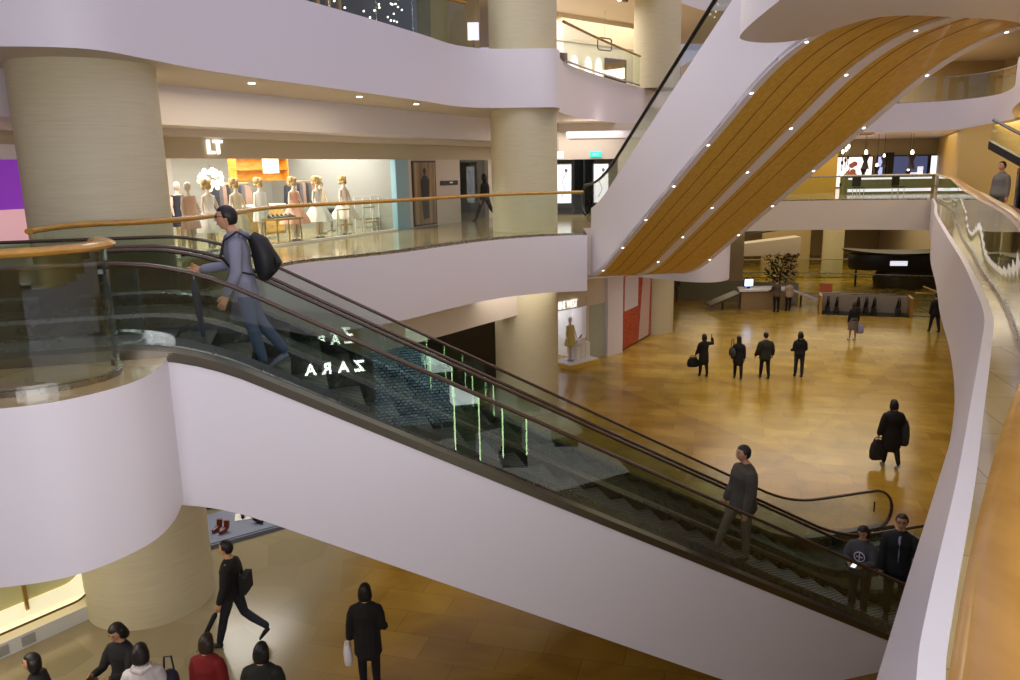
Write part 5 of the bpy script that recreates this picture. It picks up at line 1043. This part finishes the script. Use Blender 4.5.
# ------------------------------------------------------------------ shop screen at the far left edge
o = on(F1, 'shop_screen', 'white framed shop screen with violet and pink picture at the far left edge', 'screen', -3.12, .02, 0)
MB().box((-.6, 0, 1.15), (2.6, .1, 2.3)).build('frame', mat('screen_frame', (236, 232, 236), .4), o)
mb = MB(); mb.box((-.75, -.06, 1.55), (1.9, .02, 1.0)); mb.build('violet_picture', mat('violet_glow', (150, 60, 210), .5, emit=(150, 60, 210), es=.25), o)
MB().box((-.75, -.065, .95), (1.9, .02, .55)).build('pink_picture', mat('pink_glow', (230, 180, 190), .5, emit=(230, 180, 190), es=.4), o)
MB().box((-.6, -.12, .62), (2.4, .3, .05)).build('ledge', mat('screen_ledge', (150, 190, 150), .3), o)
# ------------------------------------------------------------------ clothes shop under the camera's own gallery, mirrored in the escalator glass
FZ = Frame(tuple((en*-.45 + eu*6.4))[:2], tuple((en*-.45 + eu*-3.0))[:2], 0)
mb = MB(); fbox(mb, FZ, 0, FZ.L, -.3, 0, 2.6, 3.85); fbox(mb, FZ, 0, .6, -.3, 0, 0, 2.6); fbox(mb, FZ, 5.0, FZ.L, -.3, 0, 0, 2.6); struct(mb.build('wall_near', DARK))
mb = MB(); fbox(mb, FZ, .6, 5.0, -.12, -.1, 0, 2.6); struct(mb.build('window_3', SHOPG))
mb = MB(); fbox(mb, FZ, 0, FZ.L, -1.6, -1.5, 0, 3.8); struct(mb.build('wall_near', GREYW))
ZS = mat('sign_glow', (255, 255, 255), .5, emit=(255, 255, 250), es=9)
for ch_, s_ in (('Z', 1.26), ('A', .92), ('R', .57), ('A', .22)):
    pz = en*-.4 + eu*s_ + Vector((0, 0, 2.82)); z_ = text('shop_letter', ch_, .33, tuple(pz), FZ.rz, ZS, ext=.03, bold=.008)
    tag(z_, {1.26: 'first letter Z of the white lit shop sign mirrored in the escalator glass', .92: 'second letter A of the white lit shop sign mirrored in the escalator glass', .57: 'third letter R of the white lit shop sign mirrored in the escalator glass', .22: 'last letter A of the white lit shop sign mirrored in the escalator glass'}[s_], 'sign', 'lit sign letters ZARA')
for k, (s_, lab) in enumerate(((3.5, 'tall display case with glowing edges mirrored in the escalator glass, left one'), (4.6, 'tall display case with glowing edges mirrored in the escalator glass, right one'))):
    o = thing('display_case', lab, 'display case', tuple(en*.05 + eu*s_), FZ.rz)
    MB().box((0, 0, .35), (.6, .35, .7)).build('base', DARK, o)
    for sx in (-.28, .28): MB().box((sx, -.18, 1.6), (.025, .025, 1.9)).build('glow_edge', mat('edge_glow', (220, 255, 200), .5, emit=(220, 255, 190), es=5), o)
    MB().box((0, .1, 1.5), (.5, .05, 1.6)).build('back_panel', mat('case_green', (70, 86, 60), .4), o)
    MB().box((0, 0, 2.45), (.6, .35, .3 if k else .9)).build('top_light', mat('case_glow', (255, 255, 255), .5, emit=(240, 250, 255), es=2.5), o)

o = thing('mosaic_panel', 'pale blue mosaic tile panel beside the mirrored white shop sign', 'wall panel', tuple(en*-.3 + eu*2.5), FZ.rz)
MT = mat('mosaic_tiles_glow', (150, 170, 190), .4, emit=(150, 180, 200), es=1.1); nt, b = nodes(MT)  # tile emission stands in for shop light falling on the panel
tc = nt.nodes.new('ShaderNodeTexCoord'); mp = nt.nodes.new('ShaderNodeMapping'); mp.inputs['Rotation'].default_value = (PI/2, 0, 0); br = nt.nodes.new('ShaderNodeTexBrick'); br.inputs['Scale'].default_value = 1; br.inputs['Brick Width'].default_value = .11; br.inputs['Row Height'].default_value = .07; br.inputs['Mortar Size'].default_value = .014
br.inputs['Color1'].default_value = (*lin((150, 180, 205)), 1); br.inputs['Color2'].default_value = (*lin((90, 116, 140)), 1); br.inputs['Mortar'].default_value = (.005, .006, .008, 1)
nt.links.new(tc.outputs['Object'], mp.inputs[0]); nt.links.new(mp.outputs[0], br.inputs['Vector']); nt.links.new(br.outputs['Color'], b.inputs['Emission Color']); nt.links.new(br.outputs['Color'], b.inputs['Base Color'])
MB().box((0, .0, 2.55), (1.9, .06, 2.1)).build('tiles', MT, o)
MB().box((0, .02, 3.62), (2.0, .1, .06)).build('top_trim', STEEL, o)
